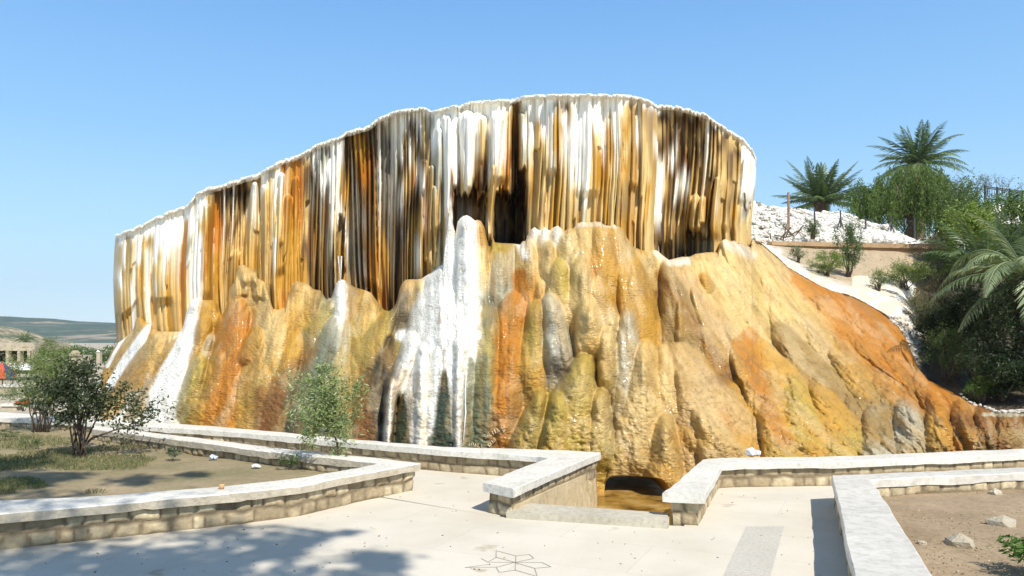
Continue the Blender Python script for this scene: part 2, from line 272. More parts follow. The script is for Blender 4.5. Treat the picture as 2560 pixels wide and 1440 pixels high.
def lobe(H, x, y, a, b, w0, w1, h, wid=None, lid=0, fade=.35, head=None, pw=.5, lev=0., drop=0.):
    """rounded flowstone tongue from a to b (px); max-combined into H (metres of relief)"""
    ax, ay = a; bx, by = b; L = math.hypot(bx - ax, by - ay); ux, uy = (bx - ax) / L, (by - ay) / L
    wm = max(w0, w1) * 1.05; hd = head or w0 * 1.1
    x0, x1 = min(ax, bx) - wm - hd, max(ax, bx) + wm + hd; y0, y1 = min(ay, by) - hd - wm, max(ay, by) + 60
    xr = x[0]; c0, c1 = np.searchsorted(xr, x0), np.searchsorted(xr, x1)
    if c1 <= c0: return
    X = x[:, c0:c1]; Y = y[:, c0:c1]; dx = X - ax; dy = Y - ay
    s = dx * ux + dy * uy; d = dx * -uy + dy * ux; t = s / L
    wd = w0 + (w1 - w0) * np.clip(t, 0, 1) ** .8
    q = (d / wd) ** 2 + np.where(s < 0, (s / hd) ** 2, 0)
    hh = (h * np.clip(1 - q, 0, 1) ** pw + lev * sm(0, .06, 1 - q)) * (1 - drop * np.clip(t, 0, 1)) * (1 - sm(1 - fade, 1.12, t))
    sub = H[:, c0:c1]; win = hh > sub
    sub[win] = hh[win]
    if wid is not None: wid[:, c0:c1][win & (hh > .03)] = lid
# ---------------------------------------------------------------- curtain sheet
NX, NV = 1080, 190
u = np.linspace(284, 1892, NX)
v = np.linspace(0, 1, NV) ** 1.0
ux, vv = np.meshgrid(u, v)
yt = rimY(ux) + 2; yb = gsm(TOP[:, 0], TOP[:, 1], ux, 8) + 40
yb = np.maximum(yb, topY(ux) + 22); yb = np.where(np.abs(ux - 1150) < 75, np.maximum(yb, 690), yb)
py = yt + (yb - yt) * vv
leftX = np.interp(py, [560, 640, 700, 760, 830, 870, 960], [290, 285, 283, 285, 290, 292, 300])
rightX = np.interp(py, [380, 450, 500, 560, 610, 700], [1892, 1889, 1884, 1879, 1880, 1882])
px = leftX + (ux - 284) / (1892 - 284) * (rightX - leftX)
Hc = np.zeros_like(px); XC = np.round(ux / 6.) * 6.; r2 = np.random.default_rng(5)
x_ = 280.
while x_ < 1898:       # slender columns; dark sections are open organ pipes with deep gaps
    deep = 1. if (1645 < x_ < 1800 or 860 < x_ < 1062 or 755 < x_ < 845 or 535 < x_ < 600) else (.55 if x_ > 1290 else .3)
    wcol = r2.uniform(2.6, 5.6) if deep > .9 else r2.uniform(3.2, 8.5)
    ln = 1.3 if r2.random() < .75 else r2.uniform(.3, .95)
    cx = x_ + wcol; lean = r2.normal(0, 4) + (26 * (1 - (x_ - 865) / 200) if 865 < x_ < 1062 else (-14 if 1690 < x_ < 1790 else 0))
    h = r2.uniform(.16, .34) * (.3 + .75 * deep)
    X = ux; c0, c1 = np.searchsorted(u, cx - wcol * 1.3 - 34), np.searchsorted(u, cx + wcol * 1.3 + 34)
    V = vv[:, c0:c1]; xc = cx + lean * V + 3.5 * (vn(V * 3 + x_, V * 0 + x_) - .5); ww = wcol * (1.12 - .25 * V) * (1 + .3 * (vn(V * 9 + x_, V * 0) - .5))
    hh = h * np.clip(1 - ((X[:, c0:c1] - xc) / ww) ** 2, 0, 1) ** .5 * (1 - sm(ln - .02, ln + .015, V)) * (.8 + .4 * V)
    wn = hh > Hc[:, c0:c1]; XC[:, c0:c1][wn] = (cx + 0 * xc)[wn]; Hc[:, c0:c1] = np.maximum(Hc[:, c0:c1], hh)
    x_ += wcol * 2 * (r2.uniform(.95, 1.5) if deep > .9 else r2.uniform(.7, 1.08))
x_ = 285.
while x_ < 1890:       # broader bundles
    wcol = r2.uniform(13, 34); lean = r2.normal(0, 8); h = r2.uniform(.12, .42); ln = r2.uniform(.5, 1.6); cx = x_ + wcol
    c0, c1 = np.searchsorted(u, cx - wcol - 22), np.searchsorted(u, cx + wcol + 22); V = vv[:, c0:c1]
    Hc[:, c0:c1] += h * np.clip(1 - ((ux[:, c0:c1] - cx - lean * V) / wcol) ** 2, 0, 1) ** .7 * (1 - sm(ln - .05, ln + .03, V))
    x_ += wcol * r2.uniform(1.3, 2.2)
L2 = np.zeros_like(Hc)
for a_, b_, w0, w1, h in [((633,462),(632,780),7,36,.62),((655,470),(668,790),8,14,.3),((700,440),(692,800),8,12,.4),((718,500),(716,860),13,27,.6),((735,450),(748,800),8,14,.4),
    ((590,640),(585,860),14,20,.3),((515,520),(520,745),9,12,.3),((1057,405),(1054,695),7,9,.5),((1076,420),(1078,670),7,8,.3),((1096,330),(1100,640),10,9,.25),
    ((1745,500),(1748,575),15,17,.5),((1764,500),(1766,560),10,10,.45),((1796,450),(1800,590),7,16,.5),((1868,400),(1868,505),9,13,.3),((1233,420),(1228,600),9,7,.7),
    ((1112,300),(1120,535),12,8,.35),((1165,300),(1168,480),22,16,.5),((1205,300),(1203,470),10,5,.4),((1240,300),(1235,470),18,7,.5),((1300,290),(1302,455),8,7,.3),((1085,470),(1104,680),6,10,.3),((1212,480),(1204,640),5,12,.35)]:
    lobe(L2, ux, py, a_, b_, w0, w1, h, fade=.1)
# caves and recesses (real hollows)
nz = (fbm(ux / 9., py / 40., 3, 2) - .5)
def box_(x0, x1, y0, y1, e=6, ey=14):
    return sm(x0 - e, x0 + e, ux + nz * 10) * (1 - sm(x1 - e, x1 + e, ux + nz * 10)) * sm(y0 - ey, y0 + ey, py + nz * 90) * (1 - sm(y1 - 10, y1 + 10, py))
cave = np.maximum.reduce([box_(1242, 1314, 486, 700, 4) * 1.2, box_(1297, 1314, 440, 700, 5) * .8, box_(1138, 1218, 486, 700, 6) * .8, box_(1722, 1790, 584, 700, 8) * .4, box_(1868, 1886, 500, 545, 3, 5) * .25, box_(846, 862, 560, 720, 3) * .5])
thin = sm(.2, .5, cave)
D = Dcurt(px)
lip = .12 * np.exp(-(py - yt) / 7.)
recess = np.clip(-np.interp(ux, OFX, OFY), 0, 1)
D = D - lip * (1 + 1.6 * recess) - recess * .3 * np.exp(-(py - yt) / 40.) + recess * .25 * sm(0, .3, vv) - (Hc * (1 - .6 * thin) + L2 * (1 - .3 * thin)) + cave - .12 * (fbm(px / 60., py / 90., 3, 7) - .5)
e = np.clip((px - leftX) / 55., 0, 1); D += 1.1 * (1 - np.sqrt(1 - (1 - e) ** 2)); e = np.clip((rightX - px) / 60., 0, 1); D += 1.6 * (1 - np.sqrt(1 - (1 - e) ** 2))
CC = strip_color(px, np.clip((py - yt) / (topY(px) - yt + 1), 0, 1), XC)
for a_, b_, w0, w1, cl_ in [((633,462),(632,665),7,33,'WCG'),((718,500),(716,720),12,26,'OGG'),((700,440),(692,590),8,11,'WCC'),((668,480),(672,690),8,14,'CTT'),((1745,500),(1748,575),14,16,'CTT'),((1796,450),(1800,590),6,15,'CCG'),((1868,400),(1868,505),9,12,'WWY'),((1165,300),(1168,480),30,18,'WWC'),((1233,420),(1228,600),8,6,'CGC'),((1112,300),(1120,535),11,7,'WWW')]:
    T_ = np.zeros_like(Hc); lobe(T_, ux, py, a_, b_, w0, w1, 1., fade=.1); tt = np.clip((py - a_[1]) / (b_[1] - a_[1]) + (vn(ux / 5., py * 0) - .5) * .4, 0, 1)[..., None]
    c_ = np.where(tt < .5, np.array(PAL[cl_[0]]) * (1 - tt * 2) + np.array(PAL[cl_[1]]) * tt * 2, np.array(PAL[cl_[1]]) * (2 - tt * 2) + np.array(PAL[cl_[2]]) * (tt * 2 - 1)); k = (sm(.1, .5, T_) * .85)[..., None]; CC = CC * (1 - k) + c_ * k
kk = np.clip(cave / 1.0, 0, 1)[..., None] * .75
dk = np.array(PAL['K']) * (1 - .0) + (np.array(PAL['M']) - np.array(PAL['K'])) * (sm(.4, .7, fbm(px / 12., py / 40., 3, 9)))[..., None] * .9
CC = CC * (1 - kk) + dk * kk  # hollows are also darkened in colour, standing in for their shade
def grid_faces(nr, nc, mask=None):
    i = np.arange(nr - 1)[:, None] * nc + np.arange(nc - 1)[None, :]
    f = np.stack([i, i + nc, i + nc + 1, i + 1], -1)
    return f.reshape(-1, 4) if mask is None else f[mask]
X3, Y3, Z3 = P(px, py, D)
form = empty('travertine_formation', pt(1280, 1210, 19), 'huge fluted travertine petrified waterfall striped white, gold and brown above the walled plaza', 'rock formation')
secs = [(284, 471, 'white and tan striped drapery at far left end'), (471, 531, 'bright white pillar like drapery'), (531, 652, 'dark topped drapery with brown flutes'), (652, 852, 'gold and orange drapery below a white rim'),
        (852, 1063, 'dark brown recessed drapery'), (1063, 1289, 'white broad drapery hanging over a hollow'), (1289, 1643, 'white and gold fluted drapery, the tallest'), (1643, 1893, 'dark ribbed drapery at right end')]
for x0, x1, lb in secs:
    c0 = np.searchsorted(u, x0) - (0 if x0 == 284 else 1); c1 = min(np.searchsorted(u, x1), NX)
    a3 = np.stack([X3[:, c0:c1], Y3[:, c0:c1], Z3[:, c0:c1]], -1).reshape(-1, 3)
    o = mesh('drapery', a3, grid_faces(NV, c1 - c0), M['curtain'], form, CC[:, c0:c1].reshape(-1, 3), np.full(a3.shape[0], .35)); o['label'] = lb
# rim crust: irregular white lip following the whole edge, then the plateau behind it
nr = NX; prof = []
rx = px[0]; ry = py[0]; rD = D[0]
th = 3.2 + 3.0 * fbm(rx / 26., rx * 0, 3, 3) + .5 * fbm(rx / 5., rx * 0, 2, 8)
rag = (fbm(rx / 14., rx * 0 + 4, 4, 13) - .5) * 5 + 3.5 * sm(.62, .7, fbm(rx / 8., rx * 0, 2, 15)) 
rows = []
for dy, dd in [(9, .12), (4, -.02), (0, -.09), (-1.0, -.05), (-1.6, .1), (-1.7, .35)]:
    yy = ry - 2 + dy + (0 if dy < 0 else ((th - 3.4) * 1.1 + 2.5 * np.clip(vn(rx / 4.2, rx * 0 + 2) - .45, 0, 1)) * (dy > 3)) ; rows.append(np.stack(P(rx, yy + rag * (dy <= 4) - (th - 3) * .4 * (dy <= 0), rD + dd), -1))
for b_, dz in [(1., -.05), (3., -.3), (8., -.5)]:
    q = rows[5].copy(); q[:, 1] += b_; q[:, 2] = rows[5][:, 2] + dz * (1 if b_ < 8 else 1); rows.append(q)
q = rows[-1].copy(); q[:, 2] = -.65; q[:, 1] += 1; rows.append(q)
rv = np.stack(rows, 0); rc = np.full((rv.shape[0], nr, 3), PAL['W']); rc[0:2] *= .9
rimo = mesh('rim_crust', rv.reshape(-1, 3), grid_faces(rv.shape[0], nr)[:, ::-1].copy(), M['crust'], form, rc.reshape(-1, 3), np.full(rv.shape[0] * nr, .1))
# side closers so the block is solid from either side
for k, nm in ((0, 'left'), (NX - 1, 'right')):
    colv = np.stack([X3[:, k], Y3[:, k], Z3[:, k]], -1); back = colv.copy(); back[:, 1] += 3; back2 = colv.copy(); back2[:, 1] += 9.4
    V3 = np.stack([colv, back, back2], 0); mesh('side_face', V3.reshape(-1, 3), grid_faces(3, NV), M['curtain'], form, np.tile(np.array(PAL['T']), (3 * NV, 1)), np.full(3 * NV, .1))
# ---------------------------------------------------------------- mound apron sheet
AMAP = ["TTTTTTTTTT"+"TTTTTTTTTT"+"TTWWGTCCCC"+"CCCGGGGGGC"+"CCTTOOOOOO"+"OOOOOOOO",
"TTTTTTTTTT"+"TTTTTTTTTT"+"TTWWGLWCCC"+"CCGGGCCCCC"+"CTTTOOOOOO"+"OOOOOOOO",
"TTTTTTTTTC"+"TTTTTTTTTT"+"TWWWGLWCPC"+"CGGCCCCCCC"+"CCTTOOOOOO"+"OOOOOOOO",
"TTTTTTTTTC"+"TTTTTTTTTT"+"WWWWCYCTCC"+"CGGCCGCCCC"+"CCTOOOOOOO"+"OOOOOOOO",
"TTTTTTTTTT"+"CTGGTWGTTP"+"CWWWYYOGCC"+"CCGCCRMPGC"+"CCCOOOOOOO"+"OOOOOOOO",
"TTTTTWGGGT"+"CCGGEWGGLM"+"WWWWYYOGCC"+"LCCCGMTPPC"+"CCCCOOOOOO"+"OOOOOOOO",
"TTTGGWGGOO"+"CCGLEEGGLM"+"WWWWEORLYC"+"CCYCGMMTPP"+"CCCYTOOOOO"+"OOOOOOOO",
"TTCTCWGTOO"+"CCLEEELGLW"+"WWWWEOLLYC"+"GCYCGMMTPR"+"CCMMTGOOOO"+"OOOOOOOO",
"TGGTTWGLOO"+"GGLEEELGMW"+"WWWEEOGGYY"+"CCYCGMMMTR"+"OTCMMTGOOO"+"OOOOOOOO",
"GGGTWWLOOG"+"GMEEELGMDW"+"WWCEDOGGYY"+"CCSMCCCPPP"+"OOCTMMTOGG"+"OOOOOOOO",
"GGGWWTLOOG"+"LMEEELMDWW"+"WDWEDOGGLC"+"CLSYGPPPPG"+"GOTMTMMGMM"+"GOOOOOOO",
"GGWWWLLOGL"+"MMEEEMRKWD"+"WDWEDOLLLG"+"CLSYCGPPTT"+"GOTGGTMMMG"+"MMOOOOOO",
"GWWWLLGOGL"+"RREDDMRRWD"+"WDWDDOLLLL"+"GTSYTTTPPO"+"GGGGGGMMYM"+"YMGRTORR",
"WWWWLLGOGL"+"RREDDMRRWR"+"WDWDROLLLL"+"GTSYGTTPPO"+"GGGGGGGMMM"+"YMGOGRRM",
"GGGGGGGGGG"+"RREDDMRRWR"+"WDWDROLLLL"+"GTYYGTTTPT"+"OGGGGGGTMM"+"YMGOGRRM",
"GGGGGGGGGG"+"GGGGGGGGGG"+"GGGGGGLLLL"+"GGLLTGTTTG"+"GGGGGGGGMM"+"MMGOGRRM",
"GGGGGGGGGG"+"GGGGGGGGGG"+"GGGGGGLLLG"+"GGLLGGTGGG"+"GGGGGGGGMM"+"MMGOGRRM"]
AC = np.array([[PAL[c] for c in r] for r in AMAP])
NXA, NVA = 1180, 330
ua = np.concatenate([np.linspace(254, 2200, 940, endpoint=False), np.linspace(2200, 2720, NXA - 940)])
DBX = [250, 400, 550, 700, 900, 1200, 1450, 1600, 1720, 1900, 2300, 2560, 2720]
DBY = [22.0, 20.9, 19.8, 18.7, 17.4, 16.1, 15.7, 16.3, 15.3, 14.9, 15.0, 15.7, 16.2]
DTX = [254, 290, 400, 1000, 1400, 1880, 1900, 2000, 2200, 2300, 2400, 2500, 2720]
def Dtop(x):
    a = gsm(CDX, CDY, x, 60) - np.clip(gsm(OFX, OFY, x, 25), 0, 2) - .55 * sm(1895, 1800, x); r = np.interp(x, [1860, 1900, 2000, 2200, 2300, 2400, 2500, 2720], [22.1, 22.9, 22.6, 21.4, 20.0, 18.2, 17.0, 17.0])
    return np.where(x < 1880, a, r) - .15
uxa, vva = np.meshgrid(ua, np.linspace(0, 1, NVA) ** .95)
ytA = topY(uxa); Db = gsm(DBX, DBY, uxa, 40); ybA = H0 + (EYE + .66) * F / Db
ybA = np.where((uxa > 1500) & (uxa < 1680), ybA - 14 * sm(1500, 1530, uxa) * (1 - sm(1650, 1680, uxa)), ybA)
pya = ytA + (ybA - ytA) * vva; pxa = uxa.copy()
ysm = gsm(TOP[:, 0], TOP[:, 1], uxa, 70)
w_ = np.clip((pya - ysm) / (ybA - ysm), 0, 1)
DT = Dtop(uxa)
Da = DT + (Db - DT) * (w_ ** np.interp(uxa, [300, 1000, 1500, 2200, 2450], [1.0, .9, .85, .9, .35]))
Ha = np.zeros_like(pxa); wid = np.zeros(pxa.shape, int)
# each mound: head, foot, half widths, relief, colour letters head+foot, id
BIG = """592 775 525 1060 34 52 .5 OO 1|683 775 607 1060 40 42 .55 CG 2|676 850 640 960 40 44 .5 CG 2|640 845 600 935 22 34 .7 GO 2|736 860 655 1070 22 50 .3 GR 31|838 838 785 1070 34 80 .6 YE 6|828 765 741 885 12 30 .4 LM 32|850 700 853 832 14 21 .75 WW 5|880 721 868 870 20 32 .35 MG 33|930 742 882 890 26 42 .5 CL 7|982 776 872 960 14 56 .6 LM 8|1008 839 915 1010 20 50 .45 LK 34|935 960 900 1120 24 46 .4 GR 35|1013 703 1006 822 27 40 .55 PM 9|1047 718 1030 800 18 30 .5 CC 9
1123 532 1095 860 9 76 1.0 WW 10|1165 544 1160 870 26 46 1.2 WW 11|1105 850 1075 1180 95 92 1.15 WE 12|1028 862 975 1010 26 18 1.25 WW 12|978 970 966 1170 17 11 1.3 CT 12|1055 880 1048 1200 24 22 1.27 WW 12|1090 880 1080 1080 24 14 1.22 WW 12|1146 862 1142 1180 28 12 1.25 WW 12|1217 822 1210 1170 36 46 1.0 LE 13
1203 557 1203 650 13 18 .6 GT 14|1203 640 1203 815 18 30 .5 CE 14|1250 612 1245 700 30 34 .45 LC 36|1259 648 1252 800 28 38 .6 YE 37|1313 634 1322 800 27 42 .7 CO 15|1281 790 1248 1170 38 44 .95 OR 16|1335 790 1308 1030 25 52 .95 LG 17|1331 573 1326 650 11 20 .35 WC 18|1358 573 1354 650 12 20 .38 WC 18|1394 566 1396 650 15 26 .42 WC 18|1371 627 1358 720 18 34 .55 CC 38|1421 584 1417 712 20 46 .6 CL 19|1453 559 1474 700 22 36 .45 CC 20|1511 557 1508 760 27 46 .65 GO 21|1547 566 1590 750 18 48 .5 CG 22|1399 685 1399 800 26 40 .75 LC 38|1453 690 1453 820 30 46 .8 CC 39|1500 735 1528 860 27 38 .75 CC 40|1582 700 1622 915 40 56 .6 GG 23
1380 776 1392 955 28 50 .95 YS 41|1471 785 1490 915 34 50 .95 CG 42|1516 850 1530 1010 24 34 .85 CL 43|1570 807 1576 1150 22 56 .85 YM 24|1453 938 1403 1170 34 108 1.15 LL 25|1394 1019 1378 1180 28 50 1.35 LG 26|1345 1010 1300 1170 22 52 1.15 LM 27|1500 1010 1500 1180 24 40 1.15 CL 43
1615 906 1598 1240 34 84 1.15 CT 28|1660 911 1678 1110 30 62 1.0 CT 29|1687 699 1762 935 34 98 .95 MM 44|1735 735 1800 925 14 34 1.15 TG 45|1700 760 1700 900 12 22 1.12 GM 45|1719 929 1815 1160 52 124 1.15 PP 46|1755 1046 1835 1180 30 74 1.4 TT 47|1660 1080 1650 1240 30 60 1.35 TG 48
1696 645 1841 911 18 28 .5 PR 49|1755 640 1880 870 34 62 .6 CC 50|1818 600 1967 800 22 62 .55 CL 51|1765 700 1790 745 16 22 .8 GL 52|1877 857 1925 1080 25 46 .8 OG 53|1904 925 2100 1180 62 124 1.0 GG 54|1922 685 2105 960 40 92 .6 CT 55|1967 843 2130 1060 30 52 .8 MM 56|2070 740 2265 905 38 52 .45 OO 57|2010 720 2200 890 22 30 .5 GO 57|2180 870 2400 1005 32 40 .45 GO 58|2110 900 2270 1080 30 60 .75 GM 59|2060 1010 2140 1170 40 60 1.1 GL 60|2190 1060 2205 1180 34 50 1.0 MY 61|2270 1050 2285 1170 34 46 .9 YM 62|2345 1050 2350 1160 30 42 .8 GM 63|2405 1046 2415 1150 28 36 .55 RO 64|2460 1042 2462 1150 24 30 .4 RM 64|2520 1042 2520 1150 28 32 .45 MR 64|2300 950 2360 1050 20 34 .5 OO 58|1990 990 2060 1180 36 70 1.25 LG 65|1930 1050 1980 1190 34 60 1.35 GL 66
367 834 289 915 12 25 .35 GT 67|391 853 313 985 22 46 .55 TG 68|446 858 362 940 15 30 .5 GT 69|486 757 455 860 16 26 .5 WW 70|455 870 392 1075 24 58 .7 WW 70|503 829 430 990 25 34 .6 GL 71|522 762 512 822 26 27 .3 GG 72|493 917 444 1070 24 40 .75 LL 73|522 853 480 950 13 24 .5 YL 74|545 905 490 1080 22 34 .6 LG 74|420 905 345 1050 18 34 .6 GT 75
619 702 617 792 47 49 .55 TT 3|590 716 592 765 13 15 .75 CG 3|612 702 611 760 14 15 .85 CR 3|640 703 641 765 15 17 .85 CT 3|662 714 664 770 11 13 .75 CT 3|605 668 604 712 15 19 .5 CT 3|630 679 632 715 13 17 .45 CT 3|746 703 738 850 20 29 .5 CG 4|770 713 757 830 16 19 .45 CG 4|790 732 768 815 14 17 .4 MM 4
385 831 378 880 6 8 .4 CG 76|398 830 390 880 6 8 .4 CG 76|411 831 402 880 6 8 .4 CG 76|424 831 414 880 6 8 .4 CG 76|437 831 428 878 6 8 .4 CG 76|450 832 440 876 6 7 .4 CG 76"""
TINT = []
for ln_ in BIG.replace('\n', '|').split('|'):
    q = ln_.split(); a_ = (float(q[0]), float(q[1])); b_ = (float(q[2]), float(q[3])); w0, w1, h = float(q[4]), float(q[5]), float(q[6])
    h *= float(np.interp(a_[0], [1620, 1800, 2200, 2400], [1, .62, .5, .8])) * (.85 if a_[0] > 1200 else 1.05)
    pr_ = Ha.copy(); lobe(Ha, pxa, pya, a_, b_, w0, w1 * 1.08, h * .78, wid, int(q[8]), pw=.66, head=w0 * 1.7, fade=.45 if h < .9 else .25, lev=h * .3, drop=.5 if h < 1.1 else .35)
    TINT.append((a_, b_, q[7], Ha > pr_ + 1e-4))
flow = lambda x: np.interp(x, [250, 500, 800, 1100, 1450, 1700, 2000, 2300, 2560], [-.7, -.45, -.25, -.05, .08, .4, .85, 1.0, .3])
r4 = np.random.default_rng(77); base_ = Ha.copy()
for k in range(300):   # mid-size scales, pointed heads, riding on the big mounds
    x0 = r4.uniform(262, 2460); y0 = r4.uniform(float(topY(x0)) + 14, 1190); L = r4.uniform(45, 130) * (.75 if x0 > 1900 else 1); f = flow(x0) + r4.normal(0, .13); w0 = r4.uniform(10, 24)
    T_ = np.zeros_like(Ha); lobe(T_, pxa, pya, (x0, y0), (x0 + f * L * .8, y0 + L), w0, w0 * r4.uniform(1.7, 3.), r4.uniform(.08, .2), fade=.6, head=w0 * 1.5, pw=.7, drop=.6)
    Ha = np.maximum(Ha, np.where(T_ > 0, base_ * .96 + T_, 0))
# minor tongues following the run of the water
r3 = np.random.default_rng(21)
flow = lambda x: np.interp(x, [250, 500, 800, 1100, 1450, 1700, 2000, 2300, 2560], [-.7, -.45, -.25, -.05, .08, .4, .85, 1.0, .3])
sub = np.zeros_like(Ha)
for k in range(900):
    x0 = r3.uniform(255, 2560); y0 = r3.uniform(float(topY(x0)) + 6, 1180); L = r3.uniform(30, 140) * (.7 if x0 > 1900 else 1); f = flow(x0) + r3.normal(0, .12); w0 = r3.uniform(4, 15)
    lobe(sub, pxa, pya, (x0, y0), (x0 + f * L * .8, y0 + L), w0, w0 * r3.uniform(1.2, 2.3), r3.uniform(.02, .09), fade=.7, head=w0 * 2)
def blur(A, n):
    for _ in range(n):
        A = np.pad(A, 1, mode='edge'); A = (A[1:-1, 1:-1] * 4 + (A[:-2, 1:-1] + A[2:, 1:-1] + A[1:-1, :-2] + A[1:-1, 2:]) * 2 + A[:-2, :-2] + A[2:, 2:] + A[:-2, 2:] + A[2:, :-2]) / 16
    return A
Ha = blur(Ha, 2)
Ha2 = Ha * (1 + .10 * (fbm(pxa / 30., pya / 30., 4, 5) - .5)) + sub * .45
# wrinkles and pitting
fl = flow(pxa); xr_ = pxa - fl * (pya - 800)
Ha2 += (.06 + .12 * sm(1650, 1900, pxa)) * (fbm(xr_ / 26., pya / 60., 4, 6) - .5) + .05 * (fbm(pxa / 10., pya / 8., 3, 12) - .5) * np.maximum(sm(780, 1000, pya), 1.6 * sm(1750, 1950, pxa)) + .05 * (1 - np.abs(2 * fbm(pxa / 16., pya / 13., 3, 14) - 1)) * sm(900, 1100, pya)
e = np.clip((pya - ytA) / 26., 0, 1); edge = (1 - np.sqrt(1 - (1 - e) ** 2))
Da = Da - Ha2 * sm(0, .25, e + .15) + .75 * edge
under = sm(.955, 1., vva) * ((uxa > 1510) & (uxa < 1672)) * 2.2 * sm(1510, 1535, uxa) * (1 - sm(1650, 1672, uxa))
# drop to the lower trough on the right (small cliff)
# colours
wx = pxa + (fbm(pxa / 40., pya / 40., 4, 31) - .5) * 60 + (fbm(xr_ / 9., pya / 80., 3, 32) - .5) * 20; wy = pya + (fbm(pxa / 40., pya / 40., 4, 33) - .5) * 70 + (fbm(xr_ / 14., pya / 200., 2, 34) - .5) * 50
gi = np.clip((wx - 260) / 40., 0, 56.999); gj = np.clip((wy - 560) / 40., 0, 15.999); i0 = gi.astype(int); j0 = gj.astype(int)
fx = sm(.15, .85, gi - i0)[..., None]; fy = sm(.15, .85, gj - j0)[..., None]
CA = (AC[j0, i0] * (1 - fx) + AC[j0, i0 + 1] * fx) * (1 - fy) + (AC[j0 + 1, i0] * (1 - fx) + AC[j0 + 1, i0 + 1] * fx) * fy
for a_, b_, cl_, mk in TINT:
    tt = np.clip(((pxa - a_[0]) * (b_[0] - a_[0]) + (pya - a_[1]) * (b_[1] - a_[1])) / ((b_[0] - a_[0]) ** 2 + (b_[1] - a_[1]) ** 2), 0, 1) + (fbm(xr_ / 9., pya / 60., 3, 44) - .5) * .9
    k = sm(.25, .75, tt)[..., None]; c_ = np.array(PAL[cl_[0]]) * (1 - k) + np.array(PAL[cl_[1]]) * k
    op = .68 * (.75 + .5 * sm(.35, .6, fbm(xr_ / 20., pya / 50., 3, 45))); op = np.minimum(op, .92)[..., None] * mk[..., None]; CA = CA * (1 - op) + c_ * op
CA = np.stack([blur(CA[..., q_], 3) for q_ in range(3)], -1)
dn = (fbm(xr_ / 9., pya / 40., 4, 41) - .5) * 14
def stroke(pts, colr, soft=.25, op=1.):
    global CA
    c = np.array(PAL[colr]); d = np.full(pxa.shape, 9.)
    for (x0, y0, r0), (x1, y1, r1) in zip(pts[:-1], pts[1:]):
        L2_ = (x1 - x0) ** 2 + (y1 - y0) ** 2 + 1e-6
        tt = np.clip(((pxa - x0) * (x1 - x0) + (pya - y0) * (y1 - y0)) / L2_, 0, 1)
        dd = np.hypot(pxa - x0 - tt * (x1 - x0), pya - y0 - tt * (y1 - y0)) + dn * .6
        d = np.minimum(d, dd / (r0 + (r1 - r0) * tt))
    k = ((1 - sm(1 - soft, 1 + soft, d)) * op)[..., None]; CA = CA * (1 - k) + c * k
stroke([(1300,690,18),(1305,780,20)], 'O', .4); stroke([(1268,815,24),(1255,950,17),(1240,1110,22)], 'O', .4); stroke([(1240,1040,14),(1235,1110,20)], 'R', .5, .6)
stroke([(1515,640,20),(1530,740,24)], 'G', .5); stroke([(1652,690,16),(1690,740,12),(1760,850,15),(1820,940,24)], 'R', .5, .65); stroke([(1688,660,12),(1740,730,16),(1800,830,14),(1830,890,10)], 'P', .4)
stroke([(1860,860,26),(1900,960,22),(1935,1060,18),(1960,1100,22)], 'O', .5, .8); stroke([(2040,725,22),(2150,820,45),(2260,900,40)], 'O', .4); stroke([(2190,905,20),(2400,1010,22)], 'O', .4)
stroke([(1900,640,14),(2000,730,16),(2200,880,14)], 'C', .5, .6); stroke([(1110,1010,10),(1105,1120,30)], 'D', .4); stroke([(1000,1000,10),(1000,1110,18)], 'D', .4); stroke([(945,960,16),(930,1100,26)], 'K', .6, .7); stroke([(880,1010,10),(900,1110,22)], 'R', .6, .7); stroke([(1205,900,18),(1200,1110,30)], 'E', .5, .7)
stroke([(820,850,30),(800,960,46)], 'E', .5, .8); stroke([(700,1010,22),(690,1090,40)], 'R', .6, .8)
stroke([(975,850,12),(950,950,34),(935,1110,52)], 'K', .4, .93); stroke([(905,960,14),(900,1110,34)], 'R', .5, .85); stroke([(740,960,22),(730,1100,46)], 'D', .5, .8); stroke([(650,980,16),(670,1090,34)], 'R', .6, .75)
stroke([(1000,745,20),(1000,820,24)], 'S', .6, .75); stroke([(1232,700,12),(1225,800,18)], 'S', .7, .6); stroke([(595,790,26),(570,900,34),(545,1060,40)], 'O', .4, .8); stroke([(775,880,14),(700,960,24),(655,1060,20)], 'R', .6, .55); stroke([(860,900,30),(850,1000,40)], 'L', .6, .5)
stroke([(2110,830,26),(2250,960,40),(2380,1030,30)], 'O', .6, .7); stroke([(1990,700,14),(2120,800,34),(2240,880,40)], 'O', .5, .8); stroke([(1700,1100,30),(1900,1110,24)], 'G', .7, .5)
# white falls
stroke([(1123,520,9),(1120,600,20),(1110,690,34),(1098,770,52),(1090,860,66)], 'W'); stroke([(1165,500,8),(1163,555,22),(1165,640,28),(1165,720,32),(1158,800,40),(1150,880,40)], 'W')
stroke([(1000,838,14),(1060,850,34),(1130,850,34),(1195,838,10)], 'W', .3); stroke([(1040,870,18),(1000,935,13),(976,1000,10),(966,1090,8),(966,1130,8)], 'W', .3); stroke([(1062,870,28),(1055,960,26),(1048,1130,20)], 'W', .35)
stroke([(1090,870,26),(1082,990,16),(1072,1080,10)], 'W', .5); stroke([(1142,870,26),(1143,960,13),(1142,1060,8),(1142,1130,9)], 'W', .35); stroke([(1110,930,6),(1109,1010,18),(1108,1130,27)], 'D', .35); stroke([(1008,990,5),(1004,1050,15),(1000,1120,20)], 'D', .35); stroke([(1176,900,8),(1178,1000,20),(1178,1120,24)], 'E', .5, .8)
stroke([(480,750,14),(474,800,18),(462,860,22),(420,950,30),(390,1060,38)], 'W', .2); stroke([(372,815,5),(352,850,12),(312,900,11),(275,965,10)], 'W', .25); stroke([(325,822,5),(300,858,5),(268,915,5)], 'W', .3)
